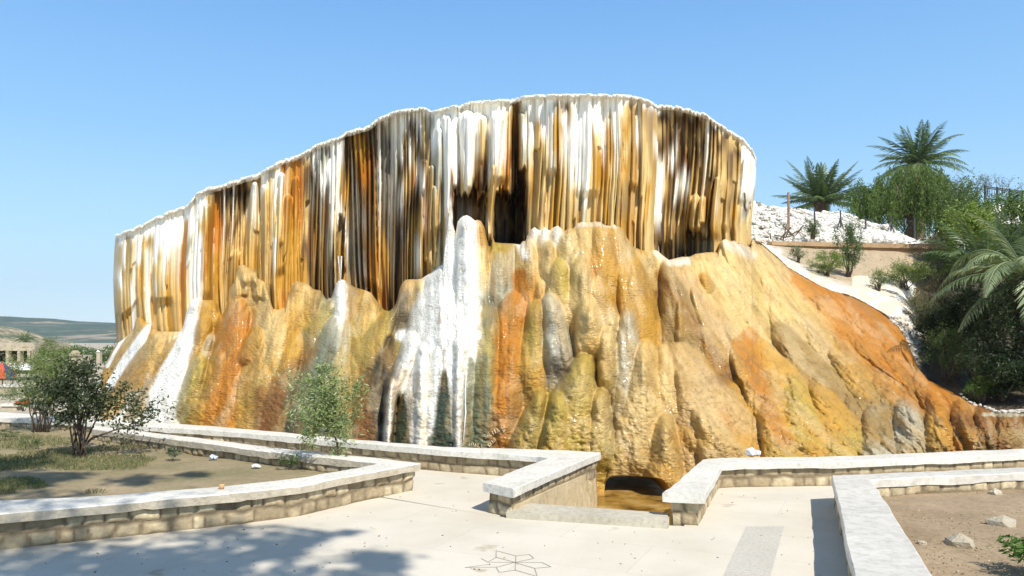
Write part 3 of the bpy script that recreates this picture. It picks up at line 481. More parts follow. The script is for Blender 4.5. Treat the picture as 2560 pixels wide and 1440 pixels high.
stroke([(852,700,10),(850,770,12),(850,820,7)], 'W', .25); stroke([(838,850,20),(850,830,26)], 'Y', .6, .7)
stroke([(1640,632,8),(1675,656,9),(1720,652,9)], 'W', .8, .55); stroke([(1815,605,14),(1860,625,12),(1880,640,8)], 'W', .9, .5); stroke([(1336,572,9),(1362,572,9),(1395,568,9)], 'W', .6, .8); stroke([(1440,560,8),(1500,558,8),(1540,562,8)], 'W', .6, .6)
stroke([(1228,618,8),(1262,622,14)], 'L', .6); stroke([(1300,612,12),(1312,640,10)], 'W', .6)
stroke([(2390,1052,16),(2560,1060,16)], 'R', .5); stroke([(2460,1036,5),(2600,1036,5)], 'Y', .4)
stroke([(1000,930,16),(975,1000,12),(967,1100,10)], 'P', .6, .35); stroke([(1055,950,26),(1050,1110,22)], 'C', .7, .22); stroke([(1142,950,12),(1142,1100,9)], 'P', .6, .3)
X3, Y3, Z3 = P(pxa, pya, Da); Y3 = Y3 + under
crack = sm(.46, .5, fbm(xr_ / 30., pya / 80., 3, 51)) * (1 - sm(.5, .54, fbm(xr_ / 30., pya / 80., 3, 51)))
CA = CA * (1 - .22 * crack[..., None])
wetA = .12 + .45 * sm(.42, .6, fbm(xr_ / 60., pya / 140., 3, 61)) + .55 * np.exp(-((pxa - 1510) / 120) ** 2)
st1 = fbm(xr_ / 13., pya / 90., 4, 71); st2 = fbm(xr_ / 34., pya / 60., 4, 72); st3 = fbm(pxa / 7., pya / 7., 3, 73); wht = sm(.62, .78, CA.min(-1))
k = (sm(.52, .68, st1) * .42 * (1 - wht))[..., None]; CA = CA * (1 - k) + np.array((.30, .17, .04)) * k
k = (sm(.54, .70, st2) * .2 * (1 - wht))[..., None]; CA = CA * (1 - k) + np.array((.68, .55, .32)) * k
k = (sm(.56, .70, st3) * .35 * sm(700, 1000, pya) * (1 - wht))[..., None]; CA = CA * (1 - k) + np.array((.20, .125, .04)) * k
V3 = np.stack([X3, Y3, Z3], -1).reshape(-1, 3); fw = wid[:-1, :-1]
groups = {'mound': [(1, 'orange streaked mound'), (2, 'cream mound beside the orange one'), (3, 'round head shaped mound with small bulbs'), (6, 'grey green mound behind the sapling'), (5, 'small white bulb mound'), (8, 'pointed olive mound'), (9, 'pinkish mound left of the white cone'), (10, 'white cone under the fall'), (11, 'white pillar under the fall'), (12, 'white tiered mound with hanging legs'), (13, 'green stained mound'), (15, 'rust faced mound with pale top'), (16, 'rust orange pillar mound'), (17, 'olive gold mound'), (21, 'gold mound with bright glints'), (24, 'grey brown pointed mound'), (25, 'broad olive mound behind the wall corner'), (28, 'cream mound standing over the pool'), (44, 'brown rounded lump'), (46, 'smooth pinkish tan slab'), (47, 'lower tan piece below a crack'), (54, 'golden ribbed mound on the right'), (41, 'grey wet mound'), (42, 'cream and gold mound in the middle')]}
lab = {i: l for i, l in groups['mound']}
def submesh(name, mask, label=None):
    f = grid_faces(NVA, NXA, mask); ids, inv = np.unique(f.ravel(), return_inverse=True)
    o = mesh(name, V3[ids], inv.reshape(-1, 4), M['mound'], form, CA.reshape(-1, 3)[ids], wetA.ravel()[ids])
    if label: o['label'] = label
    return o
rest = np.ones(fw.shape, bool)
for i, l in lab.items():
    mk = fw == i
    if mk.sum() > 30: submesh('mound', mk, l); rest &= ~mk
submesh('flowstone_slope', rest)
# carved scratches (writing) on the rock near the wall
def surf(x, y):
    i = int(np.clip(np.searchsorted(ua, x), 1, NXA - 1)); j = int(np.clip(np.searchsorted(pya[:, i], y), 1, NVA - 1)); return Da[j, i]
GL = {'S': [[(1, .9), (.5, 1), (0, .75), (.9, .35), (.5, 0), (0, .1)]], 'A': [[(0, 0), (.5, 1), (1, 0)], [(.2, .4), (.8, .4)]], 'L': [[(0, 1), (0, 0), (.8, 0)]], 'I': [[(.5, 0), (.5, 1)]],
      'K': [[(0, 0), (0, 1)], [(.9, 1), (0, .5), (.9, 0)]], 'R': [[(0, 0), (0, 1), (.8, .8), (0, .5), (.9, 0)]], 'M': [[(0, 0), (0, 1), (.5, .4), (1, 1), (1, 0)]], 'H': [[(0, 0), (0, 1)], [(1, 0), (1, 1)], [(0, .5), (1, .5)]]}
for txt, x0, y0, ang, hgt, stp in (('SALIIA', 1213, 1097, -27, 10, 7), ('KRIM', 1224, 1117, -45, 8, 6), ('HAMLL', 1173, 1116, 4, 8, 7.5), ('SA', 1253, 1068, 70, 8, 8), ('SIM', 1330, 1078, -62, 7, 8)):
    wr = MB(); ca, sa = math.cos(R_(ang)), math.sin(R_(ang))
    for i, ch in enumerate(txt):
        for pl in GL[ch]:
            pp = []
            for gx, gy in pl:
                lx = i * stp + gx * stp * .68; ly = -gy * hgt; X = x0 + lx * ca - ly * sa; Y = y0 + lx * sa + ly * ca; d = surf(X, Y); pp.append(pt(X, Y, d - .03))
            wr.tube(pp, .0085, 4)
    wr.build('carved_word', M['scratch'], form)
# thin water threads
for k, (pl) in enumerate([[(1121, 518), (1123, 530)], [(853, 640), (851, 700)], [(846, 640), (852, 702)], [(1166, 930), (1163, 980), (1164, 1030), (1158, 1100)]]):
    wb = MB(); dcol = float(np.interp(pl[0][0], CDX, CDY)) - 1.0
    for j in range(3):
        pp = [pt(x + random.uniform(-2, 2), y, (surf(x, y) - .12 if y > 600 and x > 1000 else dcol - random.uniform(0, .2))) for x, y in pl]; wb.tube(pp, [.006, .009] if len(pp) == 2 else .008, 5)
    o = wb.build('water_thread', M['spray'], form, True)

# ================================================================== SETTING
# ground sheet
def gridsheet(name, xs, ys, zf, mat, **kw):
    X, Y = np.meshgrid(xs, ys); Z = zf(X, Y); V = np.stack([X, Y, Z], -1).reshape(-1, 3)
    return mesh(name, V, grid_faces(len(ys), len(xs))[:, ::-1].copy(), mat, **kw)
xs = np.concatenate([-np.geomspace(3000, 30, 40), np.linspace(-28, 28, 60), np.geomspace(30, 3000, 40)]); ys = np.concatenate([[-400, -100, -30], np.linspace(-20, 80, 90), np.geomspace(84, 4000, 50)])
g = gridsheet('ground', xs, ys, lambda X, Y: -.78 + .06 * (fbm(X / 2, Y / 2, 3) - .5) * (Y < 200), M['concrete']); tag(g, kind='structure')
# far hills
HX = np.linspace(-1300, 1300, 260); HY = np.linspace(700, 1900, 90)
RPX = [-400, 0, 60, 100, 130, 200, 290, 600, 1280, 2600]; RPY = [800, 791, 793, 797, 803, 803, 809, 815, 820, 800]
def hillz(X, Y):
    pxx = 1280 + X / 1500. * F; top = EYE + (H0 - np.interp(pxx, RPX, RPY)) * 1500 / F
    r = sm(760, 1500, Y) * (1 - .4 * sm(1550, 1900, Y)); return -2 + (top + 2) * r ** .9 + 3.2 * (fbm(X / 60, Y / 60, 5, 2) - .5) * r + 10 * (fbm(X / 240, Y / 240, 3, 3) - .5) * r * (1 - sm(1300, 1500, Y))
tag(gridsheet('hills', HX, HY, hillz, M['hill']), kind='structure')
# nearer dry slope on the far left
def slopez(X, Y):
    pxx = 1280 + X / 330. * F; top = EYE + (H0 - np.interp(pxx, [-300, 0, 40, 95, 150, 300], [800, 817, 828, 850, 862, 880])) * 330 / F
    return -1.2 + (top + 1.2) * sm(230, 330, Y) + .8 * (fbm(X / 9, Y / 9, 4) - .5) * sm(240, 300, Y) - 8 * sm(335, 380, Y)
tag(gridsheet('dry_hillside', np.linspace(-330, -150, 100), np.linspace(220, 380, 60), slopez, M['dryslope']), kind='structure')
# plaza slab polygon
def poly(name, pts, mat, z=None, thick=0):
    bm = bmesh.new(); vs = [bm.verts.new(p) for p in pts]; f = bm.faces.new(vs)
    if f.normal.z < 0: f.normal_flip()
    if thick:
        r = bmesh.ops.extrude_face_region(bm, geom=[f]); bmesh.ops.translate(bm, vec=(0, 0, -thick), verts=[q for q in r['geom'] if isinstance(q, bmesh.types.BMVert)])
        bmesh.ops.recalc_face_normals(bm, faces=bm.faces)
    bmesh.ops.triangulate(bm, faces=bm.faces[:]); me = bpy.data.meshes.new(name); bm.to_mesh(me); bm.free(); me.materials.append(mat)
    o = bpy.data.objects.new(name, me); COL.objects.link(o); return o
Hc_ = .42
rearL = [((-160,1017),(-160,1030)),((0,1030),(0,1043)),((200,1042),(200,1053)),((350,1054),(350,1064)),((560,1067),(560,1077)),((740,1084),(740,1092)),((905,1100),(905,1107)),((1100,1116),(1090,1122)),((1300,1122),(1260,1133)),((1420,1125),(1340,1139)),((1502,1131),(1375,1143)),((1393,1176),(1292,1173)),((1284,1222),(1208,1207))]
rearR = [((1658,1231),(1762,1237)),((1756,1148),(1806,1158)),((1800,1144),(1840,1156)),((2072,1141),(2072,1153)),((2330,1131),(2330,1143)),((2560,1121),(2560,1134)),((2800,1112),(2800,1126))]
gardA = [((-120,1294),(-120,1262)),((0,1283),(0,1251)),((220,1264),(220,1240)),((439,1244),(439,1225)),((600,1230),(600,1211)),((750,1213),(750,1193)),((900,1184),(870,1173)),((1050,1157),(952,1157)),((905,1141),(780,1140)),((700,1120),(660,1127)),((560,1103),(560,1114)),((400,1083),(400,1093)),((230,1063),(230,1072))]
rightC = [((2820,1154),(2820,1170)),((2560,1167),(2560,1181)),((2300,1179),(2330,1191)),((2079,1188),(2180,1199)),((2099,1270),(2225,1270)),((2133,1440),(2333,1440)),((2190,1700),(2500,1700))]
mid = lambda pr, h=Hc_: (G(*pr[0], h) + G(*pr[1], h)) / 2
pl = [Vector((-16, -6, 0)), Vector((14, -6, 0))]
line = [mid(q) for q in reversed(rearR)]; line2 = [mid(q) for q in reversed(rearL)]
pz = [(v_.x, v_.y, 0) for v_ in ([Vector((14, -6, 0))] + line + line2 + [Vector((-16, line2[-1].y, 0)), Vector((-16, -6, 0))])]
tag(poly('plaza', pz, M['plaza'], thick=.1), kind='structure')
# ------------------------------------------------------------- walls
def wall(label, pairs, h, zbot, name='garden_wall', over=.1, capt=.125, pier=None, capmat='coping', seed=0, cat='wall', rows=2, basecol=((.42, .34, .22), (.5, .42, .28), (.34, .27, .17)), mort=(.19, .145, .09), relief=.03, side=None):
    A = [G(*p[0], h) for p in pairs]; B = [G(*p[1], h) for p in pairs]
    root = empty(name, ((A[0] + B[0]) / 2).to_tuple()[:2] + (0,), label, cat)
    # subdivide
    SA, SB, s = [], [], [0.]
    for i in range(len(A) - 1):
        n = max(1, int(max((A[i + 1] - A[i]).length, (B[i + 1] - B[i]).length) / .09))
        for k in range(n): SA.append(A[i].lerp(A[i + 1], k / n)); SB.append(B[i].lerp(B[i + 1], k / n))
    SA.append(A[-1]); SB.append(B[-1]); n = len(SA)
    s = np.arange(n) * .09
    V = []
    for i in range(n):
        a, b = SA[i], SB[i]; d = (b - a).normalized()
        wob = lambda q, am: (fbm(np.array([s[i] * 2.2 + q * 7]), np.array([seed * 3. + q]), 4)[0] - .5) * am
        chip = max(0, fbm(np.array([s[i] * 5]), np.array([seed + 5.]), 2)[0] - .72) * .12
        e0, e1 = wob(1, .035), wob(2, .035); zt = h + wob(3, .018); zb0 = h - capt + wob(4, .022) + chip; zb1 = h - capt + wob(5, .04)
        bv = .014 + abs(wob(6, .02))
        prof = [(a + d * .09, zb0), (a + d * (e0 + .004), zb0 + .004), (a + d * (e0), zt - bv - chip * .4), (a + d * (e0 + bv), zt - .002), (a + d * ((b - a).length * .5), zt + .002), (b - d * (bv - e1), zt - .002), (b + d * e1, zt - bv), (b + d * (e1 - .004), zb1 + .004), (b - d * .09, zb1)]
        V += [(p_.x, p_.y, z_) for p_, z_ in prof]
    K = 9; i_ = np.arange(n - 1)[:, None] * K + np.arange(K)[None]; j_ = np.arange(n - 1)[:, None] * K + (np.arange(K)[None] + 1) % K
    f = np.stack([i_, i_ + K, j_ + K, j_], -1).reshape(-1, 4).tolist() + [list(range(K)), list(range((n - 1) * K, n * K))[::-1]]
    o = mesh('coping', V, f, M[capmat], root, smooth=False)
    if side: o.data.materials.append(M[side])
    for pgn in o.data.polygons:
        pgn.use_smooth = False
        if side and pgn.normal.z < .35: pgn.material_index = 1
    # body: closed outline inset by the overhang
    ov = over
    IA = [SA[i] + (SB[i] - SA[i]).normalized() * ov for i in range(n)]; IB = [SB[i] - (SB[i] - SA[i]).normalized() * ov for i in range(n)]
    # pull the open ends in too
    def pull(L, k0, k1):
        dd = (L[k1] - L[k0]).normalized(); return L[k0] + dd * ov
    for L in (IA, IB): L[0] = pull(L, 0, 2); L[-1] = pull(L, -1, -3)
    out = IA + IB[::-1]; out.append(out[0])
    st = .028; O = [out[0]]
    for i in range(len(out) - 1):
        k = max(1, int((out[i + 1] - out[i]).length / st))
        for q in range(1, k + 1): O.append(out[i].lerp(out[i + 1], q / k))
    O = np.array([(p_.x, p_.y) for p_ in O]); nn = len(O); tg = np.zeros_like(O); tg[1:-1] = O[2:] - O[:-2]; tg[0] = tg[-1] = O[1] - O[-2]
    nrm = np.stack([tg[:, 1], -tg[:, 0]], 1); nrm /= np.linalg.norm(nrm, axis=1)[:, None] + 1e-9
    area = np.sum(O[:-1, 0] * O[1:, 1] - O[1:, 0] * O[:-1, 1])
    if area < 0: nrm = -nrm
    sl_ = np.concatenate([[0], np.cumsum(np.linalg.norm(np.diff(O, axis=0), axis=1))])
    ztop = h - capt + .03; zz = np.concatenate([np.linspace(zbot, 0, 3)[:-1] if zbot < -.2 else [], np.linspace(max(zbot, -.05), ztop, 16)])
    SS, ZZ = np.meshgrid(sl_, zz); rh = (ztop + .02) / rows; row = np.floor((ZZ + .02 + .10 * (fbm(SS * 3.2, ZZ * 3, 3, seed) - .5)) / rh); rf = (ZZ + .02 + .10 * (fbm(SS * 3.2, ZZ * 3, 3, seed) - .5)) / rh - row
    cw = .27; cs = SS / cw + row * .37 + 1.1 * (vn(SS / cw * .8 + row * 5, row * 3.7 + seed) - .5) + .34 * (fbm(SS * 7, ZZ * 7, 3) - .5); ci = np.floor(cs); cf = cs - ci
    edge_ = np.minimum(np.minimum(cf, 1 - cf) * cw, np.minimum(rf, 1 - rf) * rh); prot = sm(.002, .045, edge_)
    rid = TBL[ci.astype(int) & 255, (row.astype(int) * 31 + seed * 7) & 255]; rid2 = TBL[(ci.astype(int) * 3) & 255, (row.astype(int) * 17 + 5 + seed) & 255]
    disp = prot * relief * (.35 + rid) + relief * .9 * (fbm(SS * 9, ZZ * 9, 4, 3 + seed) - .5)
    XX = O[:, 0][None] + nrm[:, 0][None] * disp; YY = O[:, 1][None] + nrm[:, 1][None] * disp
    bc = np.array(basecol); cc = bc[np.minimum((rid2 * 3).astype(int), 2)]; cc = cc * (.85 + .3 * rid[..., None]); cc = cc * prot[..., None] + np.array(mort) * (1 - prot[..., None])
    if zbot < -.2: k = (ZZ < -.02)[..., None]; cc = np.where(k, np.array((.5, .4, .24)), cc); 
    mesh('wall_body', np.stack([XX, YY, ZZ], -1).reshape(-1, 3), grid_faces(len(zz), nn), M['masonry'], root, cc.reshape(-1, 3))
    return root
wA = wall('long limewashed stone wall around the left garden bed, meeting in a sharp corner', gardA, .44, -.03, seed=1, relief=.035, side='capside', over=.12)
wB = wall('low stone wall in front of the rock with a wing ending left of the pool opening', rearL, .42, -.8, seed=2, relief=.022)
wC = wall('low stone wall running right from the pier right of the pool opening', rearR, .42, -.8, seed=3, relief=.02)
wD = wall('pale broad topped wall around the right soil bed nearest the camera', rightC, .42, -.03, seed=4, capmat='marble', capt=.13, over=.05, relief=.02)
# plastered inner face of the left wing towards the pool
a0, a1 = G(1490, 1137, .42), G(1300, 1216, .42)
dn_ = (a1 - a0).normalized(); nn_ = Vector((-dn_.y, dn_.x, 0)); nn_ = nn_ if nn_.x > 0 else -nn_
mb = MB(); q0 = a0 - nn_ * .07 + dn_ * .1; q1 = a1 - nn_ * .07 - dn_ * .03
for zA, zB, th_ in ((-.78, .13, .05),):
    v_ = [q0 + Vector((0, 0, zA - .42)), q1 + Vector((0, 0, zA - .42)), q1 + Vector((0, 0, zB - .42 + .02)), q0 + Vector((0, 0, zB - .42))]
    mb.add(v_ + [p_ - nn_ * th_ for p_ in v_], [[0, 1, 2, 3], [7, 6, 5, 4], [0, 4, 5, 1], [1, 5, 6, 2], [2, 6, 7, 3], [3, 7, 4, 0]])
o = mb.build('plaster_face', M['plaster'], wB)
# threshold step between the piers
st_ = poly('threshold_step', [G(1262, 1277, .1), G(1672, 1303, .1), G(1674, 1282, .1), G(1325, 1257, .1)], M['step'], thick=.85)
tag(st_, 'low worn concrete step closing the gap between the two wall ends', 'step')
bm = bmesh.new(); bm.from_mesh(st_.data); bmesh.ops.bevel(bm, geom=[e_ for e_ in bm.edges if e_.is_manifold and e_.calc_face_angle(0) > .5], offset=.02, segments=2, affect='EDGES'); bm.to_mesh(st_.data); bm.free()
# pool
tag(gridsheet('water', np.linspace(-1.6, 5.2, 40), np.linspace(10.2, 19, 40), lambda X, Y: -.6 + 0 * X, M['water']), kind='structure')
# garden soils
def soil(name, pairs, idx, h, z, mat, extra=()):
    pts = [mid(p, h) for p in pairs]; pts = [(q.x, q.y, z) for q in pts] + [(*e_, z) for e_ in extra]
    bm = bmesh.new(); vs = [bm.verts.new(p) for p in pts]; f = bm.faces.new(vs)
    if f.normal.z < 0: f.normal_flip()
    bmesh.ops.triangulate(bm, faces=bm.faces[:])
    for _ in range(7):
        es = [e_ for e_ in bm.edges if e_.calc_length() > .25]
        if not es: break
        bmesh.ops.subdivide_edges(bm, edges=es, cuts=1); bmesh.ops.triangulate(bm, faces=bm.faces[:])
    for v_ in bm.verts: v_.co.z += .07 * (float(fbm(np.array([v_.co.x * 1.2]), np.array([v_.co.y * 1.2]), 4)[0]) - .5)
    me = bpy.data.meshes.new(name); bm.to_mesh(me); bm.free(); me.materials.append(mat)
    for pgn in me.polygons: pgn.use_smooth = True
    o = bpy.data.objects.new(name, me); COL.objects.link(o); return tag(o, kind='structure')
qa, qb = mid(rearL[2]), mid(rearL[0]); soil('garden_soil', gardA, 0, .44, .18, M['soil2'], extra=((qa.x, qa.y), (qb.x, qb.y)))
mR = mid(rightC[-1]); mR0 = mid(rightC[0])
soil('bed_soil', rightC, 0, .42, .15, M['soil'], extra=((9, mR.y), (11, mR0.y)))
# paving details
sp = poly('paving_strip', [G(1866, 1316, .004), G(1960, 1315, .004), G(1926, 1440, .004), G(1900, 1520, .004), G(1768, 1520, .004), G(1808, 1440, .004)], M['greyslab']); tag(sp, kind='structure')
zi = lambda a, b: (900 + a / 2.667, 1050 + b / 2.667)
segs = [((908,870),(908,915)),((908,870),(1040,905)),((1040,905),(1035,1000)),((1040,905),(1130,895)),((1130,895),(1158,920)),((808,922),(855,947)),((855,947),(1035,948)),((855,945),(908,915)),((908,915),(1035,948)),((700,982),(860,962)),((700,982),(915,980)),((915,980),(1035,948)),((908,980),(928,1015)),((928,1015),(1035,1000)),((1035,948),(1158,922)),((1035,948),(1215,950)),((1215,950),(1275,978)),((1275,978),(1165,988)),((1165,988),(1182,1040)),((1035,950),(1165,988)),((1035,1000),(1182,1042))]
mb = MB()
for a_, b_ in segs:
    p0 = G(*zi(*a_), .004); p1 = G(*zi(*b_), .004); d_ = (p1 - p0).normalized(); n_ = Vector((-d_.y, d_.x, 0)) * .0045; mb.add([p0 - n_, p1 - n_, p1 + n_, p0 + n_], [[0, 1, 2, 3]])
tag(mb.build('star_inlay', M['joint']), 'thin dark outline of a star set flush in the pale paving', 'paving inlay')
# ------------------------------------------------------------- right hillside
hx = np.linspace(1846, 2760, 330); RG = np.array([(1840,498),(1880,500),(1900,505),(1920,515),(1960,517),(2000,521),(2040,530),(2060,527),(2100,530),(2130,536),(2160,550),(2200,562),(2222,558),(2240,575),(2270,592),(2290,600),(2340,590),(2400,560),(2480,512),(2560,500),(2760,490)])
vvh = np.linspace(0, 1, 200); hX, hV = np.meshgrid(hx, vvh); y0_ = np.interp(hX, RG[:, 0], RG[:, 1]) + 5 * (fbm(hX / 9, hX * 0, 4) - .5); sil = np.interp(hX, TOP[:, 0], TOP[:, 1]); y1_ = sil + 60; hY = y0_ + (y1_ - y0_) * hV
Dt = Dtop(hX) + .25
dep = np.where(hY < 612, 34 - (hY - 500) / 112 * 4.2, 29.5 + (Dt - 29.5) * np.clip((hY - 612) / np.maximum(sil - 612, 8), 0, 1) ** .75)
dep = np.where(hY > sil, Dt + (hY - sil) * .01, dep); near = sm(1960, 1900, hX) ; dep = np.minimum(dep, np.where(hY > 590, 60, 60))
dep -= .5 * (fbm(hX / 14, hY / 9, 5, 4) - .5) * (hY < 612) * 2 + .35 * (fbm(hX / 30, hY / 20, 4, 8) - .5) * (hY < sil)
hn = fbm(hX / 22, hY / 12, 4, 9)
W_ = np.array((.80, .78, .74)); T_ = np.array((.40, .31, .2)); shade_brown = np.array((.07, .052, .03)); cream = np.array((.62, .54, .42))
band = sm(0, 1, (sil - hY) / np.interp(hX, [1880, 2000, 2150, 2260, 2290], [52, 44, 40, 36, 10])); pathc = np.where((hn > .56)[..., None], cream, W_ * .9)
colh = np.where((hY < 612)[..., None], np.where((hn > .66)[..., None], cream * .8, W_), T_)
k = (1 - band)[..., None] * (hY > 600)[..., None]; colh = colh * (1 - k) + pathc * k
shd = sm(2270, 2320, hX + (hn - .5) * 60)[..., None] * (hY > 560)[..., None]; colh = colh * (1 - shd) + shade_brown * shd  # palm shade put into the soil colour beneath the right bushes
topb = sm(1990, 1960, hX)[..., None] * ((hY > 575) & (hY < 640))[..., None] * sm(.45, .55, hn)[..., None]; colh = colh * (1 - topb * .5) + T_ * topb * .5
plt = ((hX > 2130) & (hX < 2290) & (hY > 690))[..., None]; colh = np.where(plt, cream * (1 - sm(.5, .65, hn)[..., None]) + W_ * sm(.5, .65, hn)[..., None], colh)
A3, B3, C3 = P(hX, hY, dep); V = np.stack([A3, B3, C3], 0); bk = np.stack([A3[0], B3[0] + 25, C3[0] - 3], -1)[None]
V = np.concatenate([bk, np.stack([A3, B3, C3], -1)], 0); colh = np.concatenate([colh[:1], colh], 0)
tag(mesh('hillside', V.reshape(-1, 3), grid_faces(201, 330), M['crust'], None, colh.reshape(-1, 3), np.zeros(201 * 330)), kind='structure')
def hill_d(x, y):
    i = int(np.clip(np.searchsorted(hx, x), 0, 329)); j = int(np.clip(np.searchsorted(hY[:, i], y), 0, 199)); return float(dep[j, i])
# rubble stones
def rocks(name, pts, mat, col=(.8, .78, .74), parent=None):
    ico = np.array([(0, 0, 1), (.9, 0, .45), (.28, .85, .45), (-.72, .53, .45), (-.72, -.53, .45), (.28, -.85, .45), (.72, .53, -.45), (-.28, .85, -.45), (-.9, 0, -.45), (-.28, -.85, -.45), (.72, -.53, -.45), (0, 0, -1)])
    fc = np.array([(0,1,2),(0,2,3),(0,3,4),(0,4,5),(0,5,1),(1,6,2),(2,7,3),(3,8,4),(4,9,5),(5,10,1),(2,6,7),(3,7,8),(4,8,9),(5,9,10),(1,10,6),(11,7,6),(11,8,7),(11,9,8),(11,10,9),(11,6,10)])
    n = len(pts); Vs = np.zeros((n, 12, 3)); Cs = np.zeros((n, 12, 3))
    for i, (p_, r) in enumerate(pts):
        v_ = ico * (1 + rng.uniform(-.3, .3, (12, 1))) * np.array([r * rng.uniform(.8, 1.4), r * rng.uniform(.8, 1.3), r * rng.uniform(.5, .9)]); a_ = rng.uniform(0, 6.28); c_, s_ = math.cos(a_), math.sin(a_)
        v_ = v_ @ np.array([[c_, -s_, 0], [s_, c_, 0], [0, 0, 1]]); Vs[i] = v_ + np.array(p_); Cs[i] = np.array(col) * rng.uniform(.75, 1.05)
    f = (fc[None] + np.arange(n)[:, None, None] * 12).reshape(-1, 3)
    return mesh(name, Vs.reshape(-1, 3), f, mat, parent, Cs.reshape(-1, 3), np.zeros(n * 12), smooth=False)
pts = []
for k in range(4200):
    x = rng.uniform(1885, 2290); t0 = float(np.interp(x, RG[:, 0], RG[:, 1])); y = t0 + (604 - t0) * rng.random() ** .7
    lower = x > 2040
    if y < t0 + 2: continue
    r = rng.uniform(.025, .07) if not lower or y < t0 + 20 else rng.uniform(.05, .15); pts.append((pt(x, y, hill_d(x, y) - .03), r))
tag(rocks('rubble', pts, M['crust'], (.76, .73, .67)), 'heap of white travertine rubble stones along the ridge', 'rubble', kind='stuff')
pts = [(pt(x, y, hill_d(x, y)), rng.uniform(.03, .1)) for x, y in ((rng.uniform(2215, 2300), rng.uniform(790, 900)) for _ in range(160)) if y < float(topY(x)) + 4]
pts += [(pt(x, float(topY(x)) - rng.uniform(0, 5), float(Dtop(np.array(x)))), rng.uniform(.02, .06)) for x in rng.uniform(2400, 2600, 70)]
tag(rocks('slope_pebbles', pts, M['crust'], (.6, .55, .48)), 'loose pebbles beside the orange flowstone edge', 'pebbles', kind='stuff')
# retaining wall
def quadbox(name, P4, th, mat, parent=None):
    mb = MB(); v_ = [Vector(p) for p in P4]; mb.add(v_ + [p_ + Vector((0, th, 0)) for p_ in v_], [[0, 1, 2, 3], [7, 6, 5, 4], [0, 4, 5, 1], [1, 5, 6, 2], [2, 6, 7, 3], [3, 7, 4, 0]]); return mb.build(name, mat, parent)
rw = empty('retaining_wall', pt(2140, 700, 28.3), 'long tan rendered retaining wall holding back the white rubble', 'wall')
quadbox('wall_body', [pt(1935, 720, 28.4), pt(2420, 760, 28.0), pt(2420, 622, 28.0), pt(1935, 612, 28.4)], .4, M['retain'], rw)
quadbox('wall_coping', [pt(1930, 613, 28.3), pt(2425, 624, 27.9), pt(2425, 612, 27.9), pt(1930, 603, 28.3)], .6, M['retain'], rw)
# wooden / iron posts on the rubble
for i, (x, y0, y1, w_, lb) in enumerate([(1971, 481, 580, .055, 'thick reddish wooden post, tallest on the white rubble'), (2036, 522, 556, .035, 'short thin iron post above the dark shrub on the rubble'), (2101, 526, 568, .035, 'thin iron post on the rubble behind the tall oleander'), (2164, 545, 592, .035, 'thin iron post with two slanting braces on mid rubble'), (2227, 538, 594, .035, 'iron post with a long right brace on the rubble hump'), (2286, 545, 602, .04, 'iron post at the right end of the rubble under the weeping tree')]):
    r_ = empty('fence_post', pt(x, y1, 31), lb, 'fence post'); mb = MB(); mb.tube([pt(x + 1, y1, 31), pt(x, y0, 31)], [w_, w_ * .85], 7); mb.build('post', M['rust' if i == 0 else 'iron'], r_)
    if i in (2, 3, 4):
        for sgn in (-1, 1):
            mb = MB(); mb.tube([pt(x + sgn * (8 if i < 4 else 15), y1 + 6, 30.6), pt(x, y0 + 18, 31)], .025, 5); mb.build('brace', M['iron'], r_)
wires = MB()
for yo in (6, 20): 
    pr = [(1971, 490 + yo), (2036, 522 + yo), (2101, 527 + yo), (2164, 546 + yo), (2227, 540 + yo), (2286, 548 + yo)]
    for a_, b_ in zip(pr[:-1], pr[1:]): wires.tube([pt(a_[0], a_[1], 31), pt((a_[0] + b_[0]) / 2, (a_[1] + b_[1]) / 2 + 2, 31), pt(b_[0], b_[1], 31)], .006, 4)
tag(wires.build('fence_wire', M['iron']), 'thin slack wires strung between the posts on the rubble', 'wire')
# iron railing top right
rl = empty('iron_railing', pt(2500, 520, 30), 'dark iron railing on the skyline above the green bushes', 'railing')
mb = MB()
for yo in (0, 3.5, 30): mb.tube([pt(2461, 466 + yo, 30), pt(2640, 490 + yo, 30)], .02, 5)
mb.build('rail', M['iron'], rl)
for x in (2462, 2493, 2524, 2556, 2588):
    mb = MB(); y = 466 + (x - 2461) * .134; mb.tube([pt(x, y - 3, 30), pt(x, y + 44, 30)], .04 if x in (2493, 2556) else .028, 6); mb.build('post', M['iron'], rl)
bars = MB()
for x in range(2468, 2640, 6):
    y = 466 + (x - 2461) * .134; bars.tube([pt(x, y + 3, 30), pt(x, y + 31, 30)], .008, 4)
bars.build('bars', M['iron'], rl)

